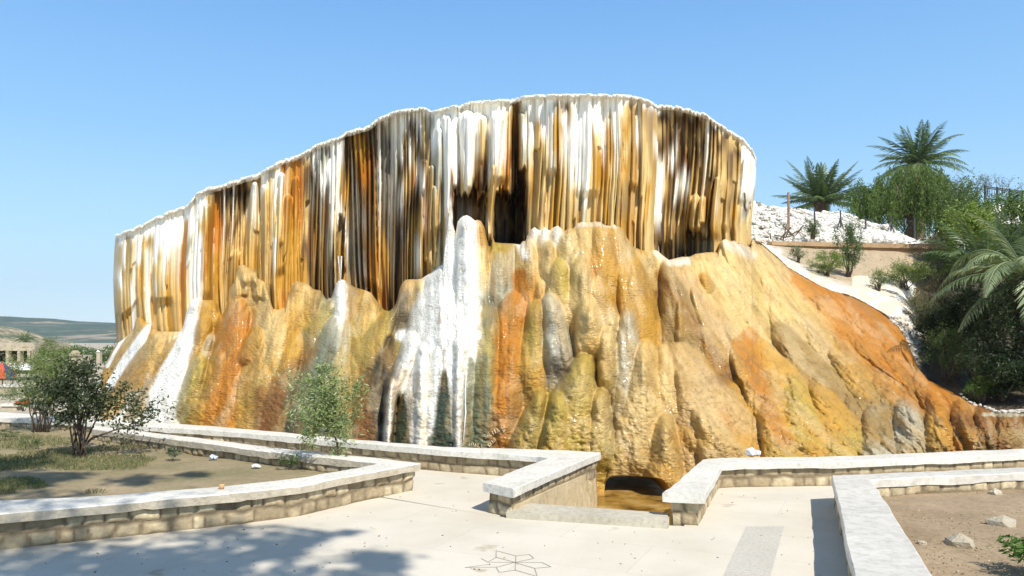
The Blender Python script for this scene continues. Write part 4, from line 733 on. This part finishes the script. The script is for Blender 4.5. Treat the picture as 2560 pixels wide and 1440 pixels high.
# ================================================================== VEGETATION
def leaves(name, ctr, size, aspect, col, mat, parent, up=0., jit=.25, dirs=None, curl=.25):
    """one rhombic, folded leaf per centre"""
    n = len(ctr); ctr = np.asarray(ctr); d = rng.normal(size=(n, 3)); d[:, 2] = d[:, 2] * .7 + up
    if dirs is not None: d = d * .45 + dirs
    d /= np.linalg.norm(d, axis=1)[:, None]; r = rng.normal(size=(n, 3)); s = np.cross(d, r); s /= np.linalg.norm(s, axis=1)[:, None]; nn_ = np.cross(d, s)
    L = size * rng.uniform(.6, 1.3, (n, 1)); W = L * aspect
    V = np.stack([ctr - d * L * .5, ctr + s * W * .5 + nn_ * W * curl, ctr + d * L * .5, ctr - s * W * .5 + nn_ * W * curl], 1)
    f = np.arange(n * 4).reshape(n, 4); f = np.concatenate([f[:, [0, 1, 2]], f[:, [0, 2, 3]]])
    c = np.array(col)[None] if np.ndim(col) == 1 else np.array(col)[rng.integers(0, len(col), n)]
    c = c * (1 + rng.uniform(-jit, jit, (n, 1))) * np.array([1, 1, 1]); c = np.broadcast_to(c, (n, 3)); C = np.repeat(np.clip(c, 0, 1), 4, 0)
    return mesh(name, V.reshape(-1, 3), f, mat, parent, C, smooth=False)
def blob(n, c, rad, nc=30, cs=.22, shell=.5, low=-1.):
    """leaf centres gathered round nc clumps in an ellipsoid"""
    c = np.array(c); rad = np.array(rad); q = rng.normal(size=(nc, 3)); q /= np.linalg.norm(q, axis=1)[:, None]; q *= (shell + (1 - shell) * rng.random((nc, 1))) ; q[:, 2] = np.maximum(q[:, 2], low)
    cl = c + q * rad; k = rng.integers(0, nc, n); return cl[k] + rng.normal(size=(n, 3)) * rad * cs * rng.uniform(.5, 1.3, (nc, 1))[k], cl
def bush(name, label, cat, base, w, h, col, nleaf=2500, leaf=.07, asp=.45, stems=7, mat='leaf', group=None, nc=26, clump=.2, low=-.55, shell=.45, stemr=.015, up=.2, flip=0, cz=.55, trunk=None, d=None):
    r = empty(name, base, label, cat, group); b = Vector(base); c = b + Vector((0, 0, h * cz)); L, cl = blob(nleaf, c, (w / 2 * .85, (d or w) / 2 * .8, h * (1 - cz) * .88), nc, clump, shell, low)
    mb = MB(); idx = rng.permutation(len(cl))[:stems]
    for i in idx:
        e_ = Vector(cl[i]); s0 = b + Vector((rng.normal() * .04 * w, rng.normal() * .04 * w, -.03)); m_ = s0.lerp(e_, .5) + Vector((0, 0, .12 * h)); mb.tube([s0, s0.lerp(m_, .5) + Vector((rng.normal() * .03 * w, 0, 0)), m_, e_], [stemr, stemr * .8, stemr * .6, stemr * .25], 5)
    mb.build('stems', M['bark'], r, True); leaves('foliage', L, leaf, asp, col, M[mat], r, up); return r
SHADE_G = [(.032, .055, .018), (.05, .08, .026), (.02, .032, .013)]; MG = [(.09, .15, .04), (.13, .19, .055), (.06, .10, .03)]; YG = [(.22, .29, .06), (.17, .24, .05), (.27, .32, .08)]; OG = [(.13, .16, .07), (.17, .19, .09), (.09, .12, .05)]; GG = [(.14, .17, .11), (.10, .14, .09)]; DRY = [(.28, .21, .12), (.22, .17, .10), (.15, .13, .06)]  # the darkest greens carry the large palm's shade in the leaf colour
# left: near dark shrub, feathery shrub behind, sapling
gb = G(180, 1143, .18)
r = bush('dark_shrub', 'dark leafy shrub with many bare stems fanning up from the left garden soil', 'shrub', gb + Vector((.16, 0, 0)), 1.75, 1.95, [(.05, .065, .028), (.035, .05, .02), (.09, .11, .05)], 4000, .085, .5, 16, nc=40, clump=.17, shell=.35, stemr=.022, low=-.5, cz=.6)
L, cl = blob(900, gb + Vector((1.0, .2, .85)), (.62, .4, .5), 16, .25); leaves('low_branch', L, .08, .5, [(.06, .075, .03), (.1, .12, .05)], M['leaf'], r)
mb = MB(); mb.tube([gb, gb + Vector((.35, .05, .35)), gb + Vector((.75, .1, .5)), gb + Vector((1.3, .2, .62))], [.03, .022, .016, .008], 6); mb.build('side_branch', M['bark'], r, True)
bush('feathery_shrub', 'pale green feathery shrub behind the dark one by the far wall', 'shrub', G(105, 1088, .1), 2.3, 2.25, [(.20, .25, .10), (.15, .20, .08), (.26, .29, .13)], 9000, .075, .22, 14, 'feather', nc=50, clump=.16, stemr=.02, shell=.3, cz=.62)
tp = pt(128, 960, 30); bush('round_tree', 'round bushy green tree beyond the left garden wall', 'tree', (tp.x, tp.y, -.75), 1.5, 3.3, [(.12, .18, .05), (.17, .23, .07), (.09, .13, .04)], 8000, .06, .35, 6, 'feather', nc=50, clump=.16, stemr=.04, cz=.72, low=-.9)
sb = G(852, 1178, .18)
sr = empty('sapling', sb, 'slim young tree with narrow light green leaves in the garden corner', 'tree')
mb = MB(); cS = sb + Vector((-.25, 0, 1.12)); L, cl = blob(4600, cS, (.70, .55, .86), 46, .15, .2)
mb.tube([sb - Vector((0, 0, .05)), sb + Vector((-.06, 0, .45)), sb + Vector((-.16, 0, .8)), cS, cS + Vector((-.05, 0, .6))], [.022, .018, .015, .012, .005], 6)
for q in cl[:20]: mb.tube([sb + Vector((-.13, 0, .7)), Vector(q)], [.009, .003], 4)
mb.build('trunk', M['bark'], sr, True); leaves('crown', L, .085, .3, [(.26, .31, .13), (.18, .23, .09), (.34, .37, .2)], M['leaf'], sr, jit=.4)
# weeds at the foot of the garden walls
for x, y, w_, h_, lb, c_ in [(432, 1150, .35, .28, 'grey green weed tuft below the garden wall, left of centre', GG), (718, 1172, .5, .3, 'green weed clump at the wall foot left of the sapling', MG), (876, 1176, .3, .3, 'small leafy weed tucked in the corner right of the sapling trunk', MG), (70, 1120, .6, .25, 'dry grass tuft left of the dark shrub', OG), (20, 1100, .6, .25, 'dry grass tuft at the far left wall foot', OG)]:
    bush('weed', lb, 'weed', G(x, y, .2), w_, h_, c_, 500, .05, .25, 5, group='weeds in the left garden', stemr=.004, nc=10)
for x, y, h_, lb in [(331, 1152, .62, 'tallest bare dried weed standing beside the dark shrub'), (350, 1150, .4, 'shorter dried weed leaning right of the tall one'), (260, 1140, .38, 'thin dry stalk just right of the shrub stems'), (290, 1140, .25, 'stubby dry stalk left of the tall dried weed')]:
    b = G(x, y, .18); r = empty('dried_weed', b, lb, 'weed', 'dried weeds beside the dark shrub'); mb = MB(); tp = b + Vector((rng.normal() * .05, 0, h_)); mb.tube([b, b.lerp(tp, .5) + Vector((.02, 0, 0)), tp], [.008, .006, .003], 5)
    if h_ > .35:
        for k in range(5): z_ = b.lerp(tp, .3 + .14 * k); mb.tube([z_, z_ + Vector((rng.uniform(-.13, .13), rng.uniform(-.05, .05), .1))], [.004, .002], 4)
    mb.build('stalks', M['bark'], r); L = np.array(b)[None] + rng.normal(size=(26, 3)) * np.array([.06, .05, .1 * h_ * 2]) + np.array([0, 0, h_ * .5]); leaves('dry_leaves', L, .05, .5, [(.12, .09, .05), (.16, .13, .06)], M['leaf'], r)
# grass cover in the shaded part of the left garden
gp = []
while len(gp) < 15000:
    x = rng.uniform(-60, 620); y = rng.uniform(1085, 1235); q = G(x, y, .18)
    if fbm(np.array([q.x * .9]), np.array([q.y * .9]), 3)[0] < .42 + .42 * sm(180, 520, x): continue
    if y > 1250 - x * .05 - 4 or y < 1062 + x * .085 + 20: continue
    gp.append((q.x, q.y, .20 + rng.uniform(-.01, .03)))
o = leaves('grass', np.array(gp), .07, .14, [(.17, .18, .07), (.11, .14, .05), (.26, .23, .12)], M['leaf'], None, dirs=np.array([0, 0, .9])); tag(o, 'sparse short grass on the left garden soil', 'grass', kind='stuff')
gp = []
for k in range(2500):
    x = rng.uniform(2200, 2620); y = 1222 + abs(rng.normal()) * 8 if rng.random() < .6 else rng.uniform(1225, 1440)
    q = G(x, y, .15)
    if x < 2195 + (y - 1200) * .56: continue
    gp.append((q.x, q.y, .16))
o = leaves('leaf_litter', np.array(gp), .028, .5, [(.34, .26, .15), (.2, .14, .08), (.5, .42, .3)], M['leaf'], None, up=0); tag(o, 'dry leaf litter scattered over the right soil bed', 'leaf litter', kind='stuff')
gp = []
while len(gp) < 120:
    x = rng.uniform(60, 2060); y = rng.uniform(1200, 1438)
    if y < 1400 - x * .17 or (1200 < x < 1780 and y < 1325) or (x > 1040 and y < 1230): continue
    q = G(x, y, 0); gp.append((q.x, q.y, .006))
o = leaves('fallen_leaves', np.array(gp), .03, .45, [(.16, .12, .07), (.1, .08, .05), (.3, .24, .15)], M['leaf'], None, dirs=np.array([1., .2, 0])); tag(o, 'small fallen leaves scattered over the pale paving', 'fallen leaves', kind='stuff')
# bottom right glossy shrub
bb = G(2585, 1440, .15); bush('glossy_shrub', 'bright green narrow leaved shrub at the lower right corner', 'shrub', bb, .62, .46, [(.10, .19, .03), (.15, .26, .05), (.06, .12, .02)], 1500, .075, .3, 8, nc=20, stemr=.006, up=.6)
# palms
def palm(name, label, base, crown, nf, L, col, trunkr=.16, e0=-25, e1=80, droop=.1, seed=1, seg=13, lw=.018, az=None):
    rr = np.random.default_rng(seed); r = empty(name, base, label, 'palm tree'); b = Vector(base); c = Vector(crown); mb = MB()
    n = 26; mb.tube([b.lerp(c, k / n) for k in range(n + 1)], [trunkr * (1.12 if k % 2 else .92) * (1 + .25 * (k / n > .85)) for k in range(n + 1)], 9); mb.build('trunk', M['palmbark'], r, True)
    for i in range(nf):
        a = (az[0] + (az[1] - az[0]) * rr.random()) if az else i * 2.399963 + rr.normal() * .15; t = (i + .5) / nf; el = R_(e1 + (e0 - e1) * t ** .8 + rr.normal() * 5); LL = L * rr.uniform(.85, 1.1) * (1 - .18 * (t < .2))
        d = Vector((math.cos(a) * math.cos(el), math.sin(a) * math.cos(el), math.sin(el))); side0 = Vector((-math.sin(a), math.cos(a), 0)); p_ = c.copy() + d * .1; V = []; Fs = []; pts = [p_.copy()]; dr = droop * rr.uniform(.7, 1.4)
        for k in range(seg): d = (d + Vector((0, 0, -dr * (.4 + 1.5 * k / seg)))).normalized(); p_ = p_ + d * LL / seg; pts.append(p_.copy())
        mb = MB(); mb.tube(pts, [.022 * (1 - .85 * k / seg) * L / 2.2 for k in range(seg + 1)], 4)
        fi = len(mb.v)
        for k in range(2, seg * 3 + 1):
            s = k / 3; k0 = min(int(s), seg - 1); q = pts[k0].lerp(pts[k0 + 1], s - k0); dd = (pts[k0 + 1] - pts[k0]).normalized(); nrm = side0.cross(dd).normalized(); ll = L * .2 * math.sin(math.pi * min(1, .18 + .82 * k / (seg * 3)) ** .9) * .95 + .04
            for sg in (-1, 1):
                ld = (dd * .75 + side0 * sg * .75 + nrm * .32 + Vector((rr.normal(), rr.normal(), rr.normal())) * .09).normalized(); e_ = q + ld * ll + Vector((0, 0, -.12 * ll)); m_ = q + ld * ll * .45; w_ = nrm.cross(ld).normalized() * lw * L / 2.2
                mb.add([q, m_ + w_, e_, m_ - w_], [[0, 1, 2], [0, 2, 3]])
        cc = np.array(col)[rr.integers(0, len(col))] * rr.uniform(.8, 1.2); mesh('frond', mb.v, mb.f, M['palmleaf'], r, np.tile(cc, (len(mb.v), 1)), smooth=False)
    return r
PG = [(.09, .14, .045), (.12, .17, .06), (.16, .21, .08), (.07, .11, .035)]
palm('date_palm', 'shorter date palm with full round crown just behind the white rubble ridge', pt(2052, 560, 40), pt(2052, 505, 40), 46, 2.5, PG, .3, -5, 86, .035, 3, lw=.024)
palm('date_palm', 'tallest date palm rising out of the weeping tree against the sky', pt(2300, 640, 36), pt(2296, 408, 36), 34, 2.2, PG, .25, -10, 89, .055, 5, lw=.024)
palm('date_palm', 'large date palm at the right edge with arching fronds over dark undergrowth', pt(2580, 1000, 18.6), pt(2572, 700, 18.6), 30, 2.35, [(.17, .22, .11), (.22, .27, .14), (.11, .15, .07)], .3, -25, 82, .10, 9, seg=16, lw=.017)
palm('young_palm', 'young palm sprouting upright fronds behind the large right palm', pt(2470, 720, 22), pt(2468, 690, 22), 22, 2.2, [(.08, .13, .05), (.11, .16, .06)], .2, 20, 82, .07, 12, lw=.02)
palm('far_palm', 'tiny palm on the flat roof of the far left building', (pt(62, 856, 75)), pt(62, 850, 74), 22, 1.1, [(.14, .2, .08), (.1, .15, .06)], .1, -10, 80, .12, 15, seg=8, lw=.04)
# weeping tree behind
def weeping(name, label, base, c, rad, n, col, trunk=.22):
    r = empty(name, base, label, 'tree'); b = Vector(base); c_ = Vector(c); q = rng.normal(size=(130, 3)); q /= np.linalg.norm(q, axis=1)[:, None]; q[:, 2] = np.abs(q[:, 2]) * .9 - .05
    q *= rng.uniform(.55, 1, (130, 1)); tops = np.array(c) + q * np.array(rad); L = []; mb = MB(); mb.tube([b, b.lerp(c_, .5) + Vector((.1, 0, 0)), c_], [trunk, trunk * .8, trunk * .5], 8)
    for i, tpt in enumerate(tops):
        if i % 4 == 0: mb.tube([b.lerp(c_, .7), Vector(tpt)], [.07, .02], 5)
        for s in range(5):
            ln = rng.uniform(.5, 1.5); k = n // (130 * 5); o_ = rng.normal(size=3) * .18; tt = rng.random(k); L.append(tpt + o_ + np.stack([rng.normal(size=k) * .05 + tt * rng.normal() * .1, rng.normal(size=k) * .05, -tt * ln], 1))
    mb.build('trunk', M['bark'], r, True); leaves('crown', np.concatenate(L), .12, .3, col, M['feather'], r, dirs=np.array([0, 0, -1.])); return r
weeping('weeping_tree', 'broad weeping pepper tree with drooping strands, right of the rubble ridge', pt(2262, 620, 33), pt(2284, 515, 33), (2.3, 1.9, 2.0), 38000, [(.13, .19, .05), (.17, .23, .06), (.09, .13, .035)])
RB = lambda x, y, dd=0: pt(x, y, hill_d(x, y) - .1 + dd)
for a_ in [
 ('pepper_bush', 'dense green bush left of the weeping tree trunk on the ridge', 'bush', pt(2160, 560, 34.5), 1.9, 2.0, MG, 3500, .12, .3),
 ('green_tree', 'mid green bushy tree right of the weeping tree', 'tree', pt(2390, 690, 27), 2.2, 3.4, [(.09, .14, .04), (.13, .18, .06), (.07, .10, .03)], 8500, .09, .35),
 ('bright_tree', 'bright yellow green leafy bush above the large right palm', 'tree', pt(2430, 700, 24.5), 1.9, 2.6, YG, 6500, .09, .5),
 ('leafy_bush', 'large dark leaved bush below the iron railing', 'bush', pt(2530, 640, 25), 2.6, 2.3, [(.09, .15, .03), (.06, .10, .025), (.14, .2, .05)], 7000, .09, .5),
 ('skyline_bush', 'sparse grey green bush crowning the railing end', 'bush', pt(2450, 600, 29), 2.2, 1.6, GG, 3500, .08, .3),
 ('oleander', 'tall oleander bush standing before the tan retaining wall', 'bush', RB(2122, 690), 1.05, 1.85, GG + MG, 3200, .10, .2),
 ('broom_bush', 'low bright green broom bush at the foot of the retaining wall', 'bush', RB(2068, 688), 1.25, .75, [(.16, .23, .03), (.12, .18, .03)], 3200, .09, .12),
 ('dark_bush', 'small dark shrub on the rubble left of the posts', 'bush', pt(2032, 596, 29.6), .75, .75, OG, 1300, .08, .25),
 ('path_bush', 'small spiky shrub beside the white path', 'bush', RB(1996, 655), .65, .6, GG + OG, 900, .09, .12),
 ('hedge_bush', 'long olive green scrub below the wall, right of the oleander', 'bush', RB(2262, 722), 1.9, .95, OG + YG, 4200, .10, .15),
 ('spiky_bush', 'small grey tuft at the left end of the olive scrub', 'bush', RB(2196, 725), .65, .55, OG, 900, .09, .12),
 ('upper_scrub', 'green scrub growing over the right end of the tan wall', 'bush', pt(2350, 720, 25.5), 1.7, 1.35, OG + MG, 3600, .09, .2),
 ('dry_scrub', 'brown dried scrub between the path and the large palm', 'bush', RB(2335, 800), 1.4, 1.4, DRY, 3600, .08, .15),
 ('feather_scrub', 'olive feathery shrub at the lower end of the white path', 'bush', RB(2298, 828), 1.0, 1.2, OG + DRY, 2800, .08, .15),
 ('shade_bush', 'dark green shrub above the orange slope edge', 'bush', RB(2370, 950), 1.3, 1.4, MG, 4200, .08, .15),
 ('shade_scrub', 'dark scrub between the slope shrub and the palm trunk', 'bush', RB(2445, 980), 1.5, 1.4, SHADE_G, 3800, .08, .2),
 ('grass_clump', 'bright green grassy clump low under the palm', 'bush', RB(2455, 1006), .8, .65, [(.08, .15, .02), (.11, .19, .03)], 2200, .09, .08),
 ('undergrowth', 'dark tangled undergrowth behind the large palm trunk', 'bush', RB(2530, 960), 2.4, 2.6, SHADE_G, 8000, .1, .3),
 ('deep_bush', 'dark bush filling the hollow left of the palm trunk', 'bush', RB(2410, 890), 1.9, 1.9, SHADE_G, 5500, .1, .3),
 ('hollow_bush', 'shade darkened bush in the hollow just above the slope shrub', 'bush', RB(2345, 880), 1.5, 1.3, SHADE_G, 4500, .09, .3),
 ('low_bush', 'dark low bush between the green clump and the palm trunk', 'bush', RB(2505, 1000), 1.3, 1.1, SHADE_G, 4000, .09, .3),
 ('edge_bush', 'dark shrub at the frame edge below the large palm', 'bush', RB(2600, 1020), 1.5, 1.3, SHADE_G, 4000, .09, .3),
 ('rear_bush', 'tall dark green bush behind the young palm fronds', 'bush', RB(2560, 800), 3.0, 2.9, SHADE_G + MG, 8000, .1, .35),
]:
    nm, lb, ct, bs, w_, h_, c_, nl, lf, asp = a_
    bush(nm, lb, ct, bs, w_, h_, c_, nl, lf, asp, 9, 'leaf', nc=44, clump=.17, shell=.4, cz=.52, low=-.8, up=.5 if asp < .2 else .2, stemr=.02)
# thin bare tree on the skyline
r = empty('bare_tree', pt(2450, 600, 30), 'thin nearly bare tree with wispy twigs against the sky left of the railing', 'tree')
mb = MB(); tips = []
def branch(p_, d_, L_, rd, dep_):
    q = p_ + d_ * L_; mb.tube([p_, p_.lerp(q, .5) + Vector((rng.normal() * .02, 0, 0)), q], [rd, rd * .8, rd * .6], 4); tips.append(q)
    if dep_ > 0:
        for k in range(3): branch(p_.lerp(q, rng.uniform(.5, 1)), (d_ + Vector((rng.normal() * .45, rng.normal() * .4, rng.uniform(-.05, .35)))).normalized(), L_ * .68, rd * .6, dep_ - 1)
for x in (2440, 2470, 2500): branch(pt(x, 560, 30), Vector((-.25 if x < 2460 else .1, 0, 1)).normalized(), .85, .022, 4)
mb.build('branches', M['bark'], r); leaves('sparse_leaves', np.repeat(np.array(tips), 2, 0) + rng.normal(size=(len(tips) * 2, 3)) * .06, .06, .3, GG, M['leaf'], r)
# dead branches on the ridge
r = MB()
for k in range(10): x = rng.uniform(1925, 1990); r.tube([pt(x, rng.uniform(585, 600), 29.9), pt(x + rng.uniform(-30, 30), rng.uniform(560, 590), 29.8)], .025, 5)
tag(r.build('dead_branches', M['bark']), 'tangle of dead grey branches at the foot of the reddish post', 'branches')
# big shade tree standing behind the camera; its crown throws the dappled shade on paving and garden
sh = empty('shade_tree', (-1.5, -1.5, 0), 'tall leafy tree behind the viewpoint whose crown shades the lower left paving', 'tree')
mb = MB(); mb.tube([(-1.5, -1.5, 0), (-1.4, -1.6, 4), (0, -2, 9), (1, -2.5, 13.5)], [.36, .3, .24, .12], 10); allL = []
def shade(px_, py_, z_, r, n):
    g_ = G(px_, py_, 0); k = z_ * 1.9 / SUN.z; c_ = g_ + SUN * k; L, cl = blob(n, c_, (r, r, r * .5), max(4, int(n / 70)), .28, .2); allL.append(L); tuple(c_)
for q in [(120,1420,7.6,1.5,900),(420,1405,7.4,1.0,650),(700,1375,7.8,.75,420),(820,1345,7.6,.4,110),(930,1400,7.5,.45,230),(250,1500,7,1.5,800),(650,1480,7,.9,400),(-300,1350,8,2.2,1500),(-100,1230,7.8,1.2,800),(330,1228,8,.6,330),(480,1212,8,.35,140),(120,1222,8,.7,450),(30,1180,8.2,.8,500),(560,1330,7.8,.35,110),(900,1450,7.2,.35,140)]: shade(*q)
leaves('crown', np.concatenate(allL), .22, .6, MG, M['leaf'], sh); mb.build('trunk', M['bark'], sh, True)

# ================================================================== FAR LEFT PLACE
bY = 62
bd = empty('arcade_building', pt(40, 905, bY), 'low flat roofed concrete building with open dark bays at the far left', 'building')
def bx(parent, name, x0, x1, y0, y1, Y, th, mat): return quadbox(name, [pt(x0, y1, Y), pt(x1, y1, Y), pt(x1, y0, Y), pt(x0, y0, Y)], th, mat, parent)
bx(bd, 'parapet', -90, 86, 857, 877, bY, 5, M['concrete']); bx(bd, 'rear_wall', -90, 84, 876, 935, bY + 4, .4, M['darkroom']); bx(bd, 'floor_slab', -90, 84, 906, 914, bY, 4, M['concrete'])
for x0 in (-50, -18, 14, 43, 68, 79): bx(bd, 'pillar', x0, x0 + 7, 876, 908, bY + .02, .5, M['concrete'])
bx(bd, 'pale_screen', 18, 32, 886, 897, bY + 2.5, .2, M['concrete'])
for (cx, cy, rpx, Yd, mt1, lb, ct) in [(6, 905, 30, 45, 'red', 'red and blue beach umbrella near the far left edge', 'umbrella'), (32, 906, 17, 52, 'white', 'left one of two white parasols before the arcade', 'umbrella'), (66, 907, 17, 52, 'white', 'right one of two white parasols before the arcade', 'umbrella')]:
    u_ = empty('parasol', pt(cx, 1000, Yd), lb, ct); top = pt(cx, cy, Yd); rad = rpx * Yd / F; n = 16; hh = .55 if mt1 == 'red' else .25
    for part, mm in ((0, mt1), (1, 'blue' if mt1 == 'red' else 'white')):
        vs = [top]; fs = []
        for k in range(n + 1):
            a = math.pi * 2 * k / n; vs.append(top + Vector((math.cos(a) * rad, math.sin(a) * rad, -hh))); vs.append(top + Vector((math.cos(a) * rad, math.sin(a) * rad, -hh - .35 * (1 if mt1 == 'red' else .6))))
        for k in range(n):
            if (mt1 == 'red' and ((k // 2) % 2 == part)) or (mt1 != 'red' and k % 2 == part): fs += [[0, 1 + 2 * k, 3 + 2 * k], [1 + 2 * k, 2 + 2 * k, 4 + 2 * k, 3 + 2 * k]]
        mesh('canopy_panel', vs, fs, M[mm], u_, smooth=False)
    mb = MB(); mb.tube([(top.x, top.y, -.7), tuple(top)], .03, 6); mb.build('pole', M['iron'], u_)
# tower block on skyline near rock, low pale houses
tw = empty('stone_turret', pt(245, 900, 58), 'small square stone turret with pyramid cap left of the rock', 'tower'); bx(tw, 'shaft', 241, 250, 880, 915, 58, .3, M['concrete'])
mb = MB(); c_ = pt(245.5, 875, 58.1); q = .22; v_ = [pt(240, 880, 57.95), pt(251, 880, 57.95), pt(251, 880, 58.4), pt(240, 880, 58.4), c_]; mb.add(v_, [[3, 2, 1, 0], [0, 1, 4], [1, 2, 4], [2, 3, 4], [3, 0, 4]]); mb.build('cap', M['white'], tw)
hs = empty('tile_house', pt(190, 905, 80), 'low tan house with a pale hipped roof half hidden by the shrubs', 'building'); bx(hs, 'walls', 172, 205, 888, 920, 80, 2, M['concrete'])
v_ = [pt(169, 889, 79.8), pt(208, 889, 79.8), pt(208, 889, 83), pt(169, 889, 83), pt(182, 876, 81.5), pt(195, 876, 81.5)]; mb = MB(); mb.add(v_, [[0, 1, 5, 4], [1, 2, 5], [2, 3, 4, 5], [3, 0, 4], [3, 2, 1, 0]]); mb.build('roof', M['dryslope'], hs)
hb = bush('far_hedge', 'dark line of trees between the turret and the rock', 'trees', (pt(225, 905, 90).x, 90, -1), 7.5, 3.0, MG, 4500, .22, .5, 6, nc=30); 
hb2 = bush('far_trees', 'line of small trees below the dry hillside behind the round tree', 'trees', (pt(150, 905, 110).x, 110, -1), 8, 3.2, OG, 3500, .25, .5, 6, nc=26)
# benches / planters behind the left wall
for i, (x0, x1, y0, y1, Yd, lb) in enumerate([(-40, 30, 962, 978, 38, 'weathered stone parapet behind the left shrubs'), (0, 45, 1010, 1021, 31, 'pale stone trough near the far left edge'), (72, 92, 1012, 1022, 31, 'pale stone block beside the red flowers')]):
    b_ = empty('stone_bench', pt(x0, y1, Yd), lb, 'bench'); bx(b_, 'seat', x0, x1, y0, y0 + 6, Yd, .5, M['coping']); bx(b_, 'base', x0 + 4, x1 - 4, y0 + 6, y1 + 6, Yd + .06, .4, M['concrete'])
fb = bush('flower_bed', 'clump of red flowers beside the stone trough', 'flowers', pt(58, 1026, 30.6), .8, .55, MG, 700, .08, .5, 5, nc=12); L, _ = blob(160, pt(58, 1006, 30.5), (.28, .2, .06), 10, .2); leaves('petals', L, .07, .9, (.6, .08, .04), M['leaf'], fb)
# ================================================================== SMALL THINGS
def bottle(label, p_, rz, L_=.22, r_=.035):
    b_ = empty('plastic_bottle', p_, label, 'bottle'); d = Vector((math.cos(rz), math.sin(rz), 0)); mb = MB(); q = p_ + Vector((0, 0, r_)); mb.tube([q, q + d * .02, q + d * L_ * .35 + Vector((0, 0, .006)), q + d * L_ * .6, q + d * L_ * .8, q + d * L_ * .92], [r_ * .8, r_, r_ * .72, r_, r_ * .8, r_ * .35], 9); mb.build('body', M['bottle'], b_, True)
    mb = MB(); mb.tube([q + d * L_ * .92, q + d * L_], r_ * .42, 8); mb.build('cap', M['cap'], b_)
bottle('crushed clear plastic bottle lying on the paving by the garden wall', G(822, 1268), R_(200), .24, .045); bottle('small crushed bottle near the sharp wall corner', G(903, 1250), R_(170), .17)
def scrap(name, label, cat, p_, r_, mat, n=7):
    V, Fs = [], []
    b_ = MB(); th_ = [rng.uniform(.5, 1) * r_ for _ in range(12)]
    o = rocks(name, [(p_ + Vector((0, 0, r_ * .4)), r_), (p_ + Vector((r_ * .8, 0, r_ * .3)), r_ * .6)], mat); return tag(o, label, cat)
scrap('crumpled_bag', 'crumpled white and blue bag on the soil below the wall', 'litter', G(530, 1147, .2), .08, M['bottle']); scrap('paper_scrap', 'small white paper scrap by the weeds at the wall foot', 'litter', G(640, 1168, .2), .06, M['paper']); scrap('white_rag', 'white rag caught on the rock edge above the right wall', 'litter', pt(1880, 1136, 15.0), .11, M['paper'])
mb = MB(); q = G(554, 1223, .44); mb.tube([q, q + Vector((0, 0, .07))], [.03, .04], 10); tag(mb.build('paper_cup', M['cup'], smooth=True), 'small brown paper cup standing on the garden wall', 'cup')
for x, y, r_, lb in ((2487, 1237, .13, 'flat pale stone at the back of the right bed'), (2400, 1362, .14, 'half buried pale stone in the middle of the right bed'), (2510, 1312, .15, 'long flat stone nearest the right frame edge'), (2306, 1360, .06, 'small pale stone close to the broad wall')):
    tag(rocks('garden_stone', [(G(x, y, .15), r_)], M['crust'], (.5, .44, .33)), lb, 'stone', 'stones in the right bed')

# air between the viewpoint and the far hills
mb = MB(); mb.box((0, 800, 160), (7000, 7000, 326)); hz = mb.build('haze', None); m, t, p = newmat('haze_air'); t.nodes.remove(p)
pv = N(t, 'ShaderNodeVolumePrincipled'); pv.inputs['Color'].default_value = (.80, .90, 1, 1); pv.inputs['Density'].default_value = .00017; pv.inputs['Anisotropy'].default_value = .2
t.links.new(pv.outputs[0], t.nodes['Material Output'].inputs['Volume']); hz.data.materials.append(m); tag(hz, 'thin summer haze over the valley', 'haze', kind='stuff')
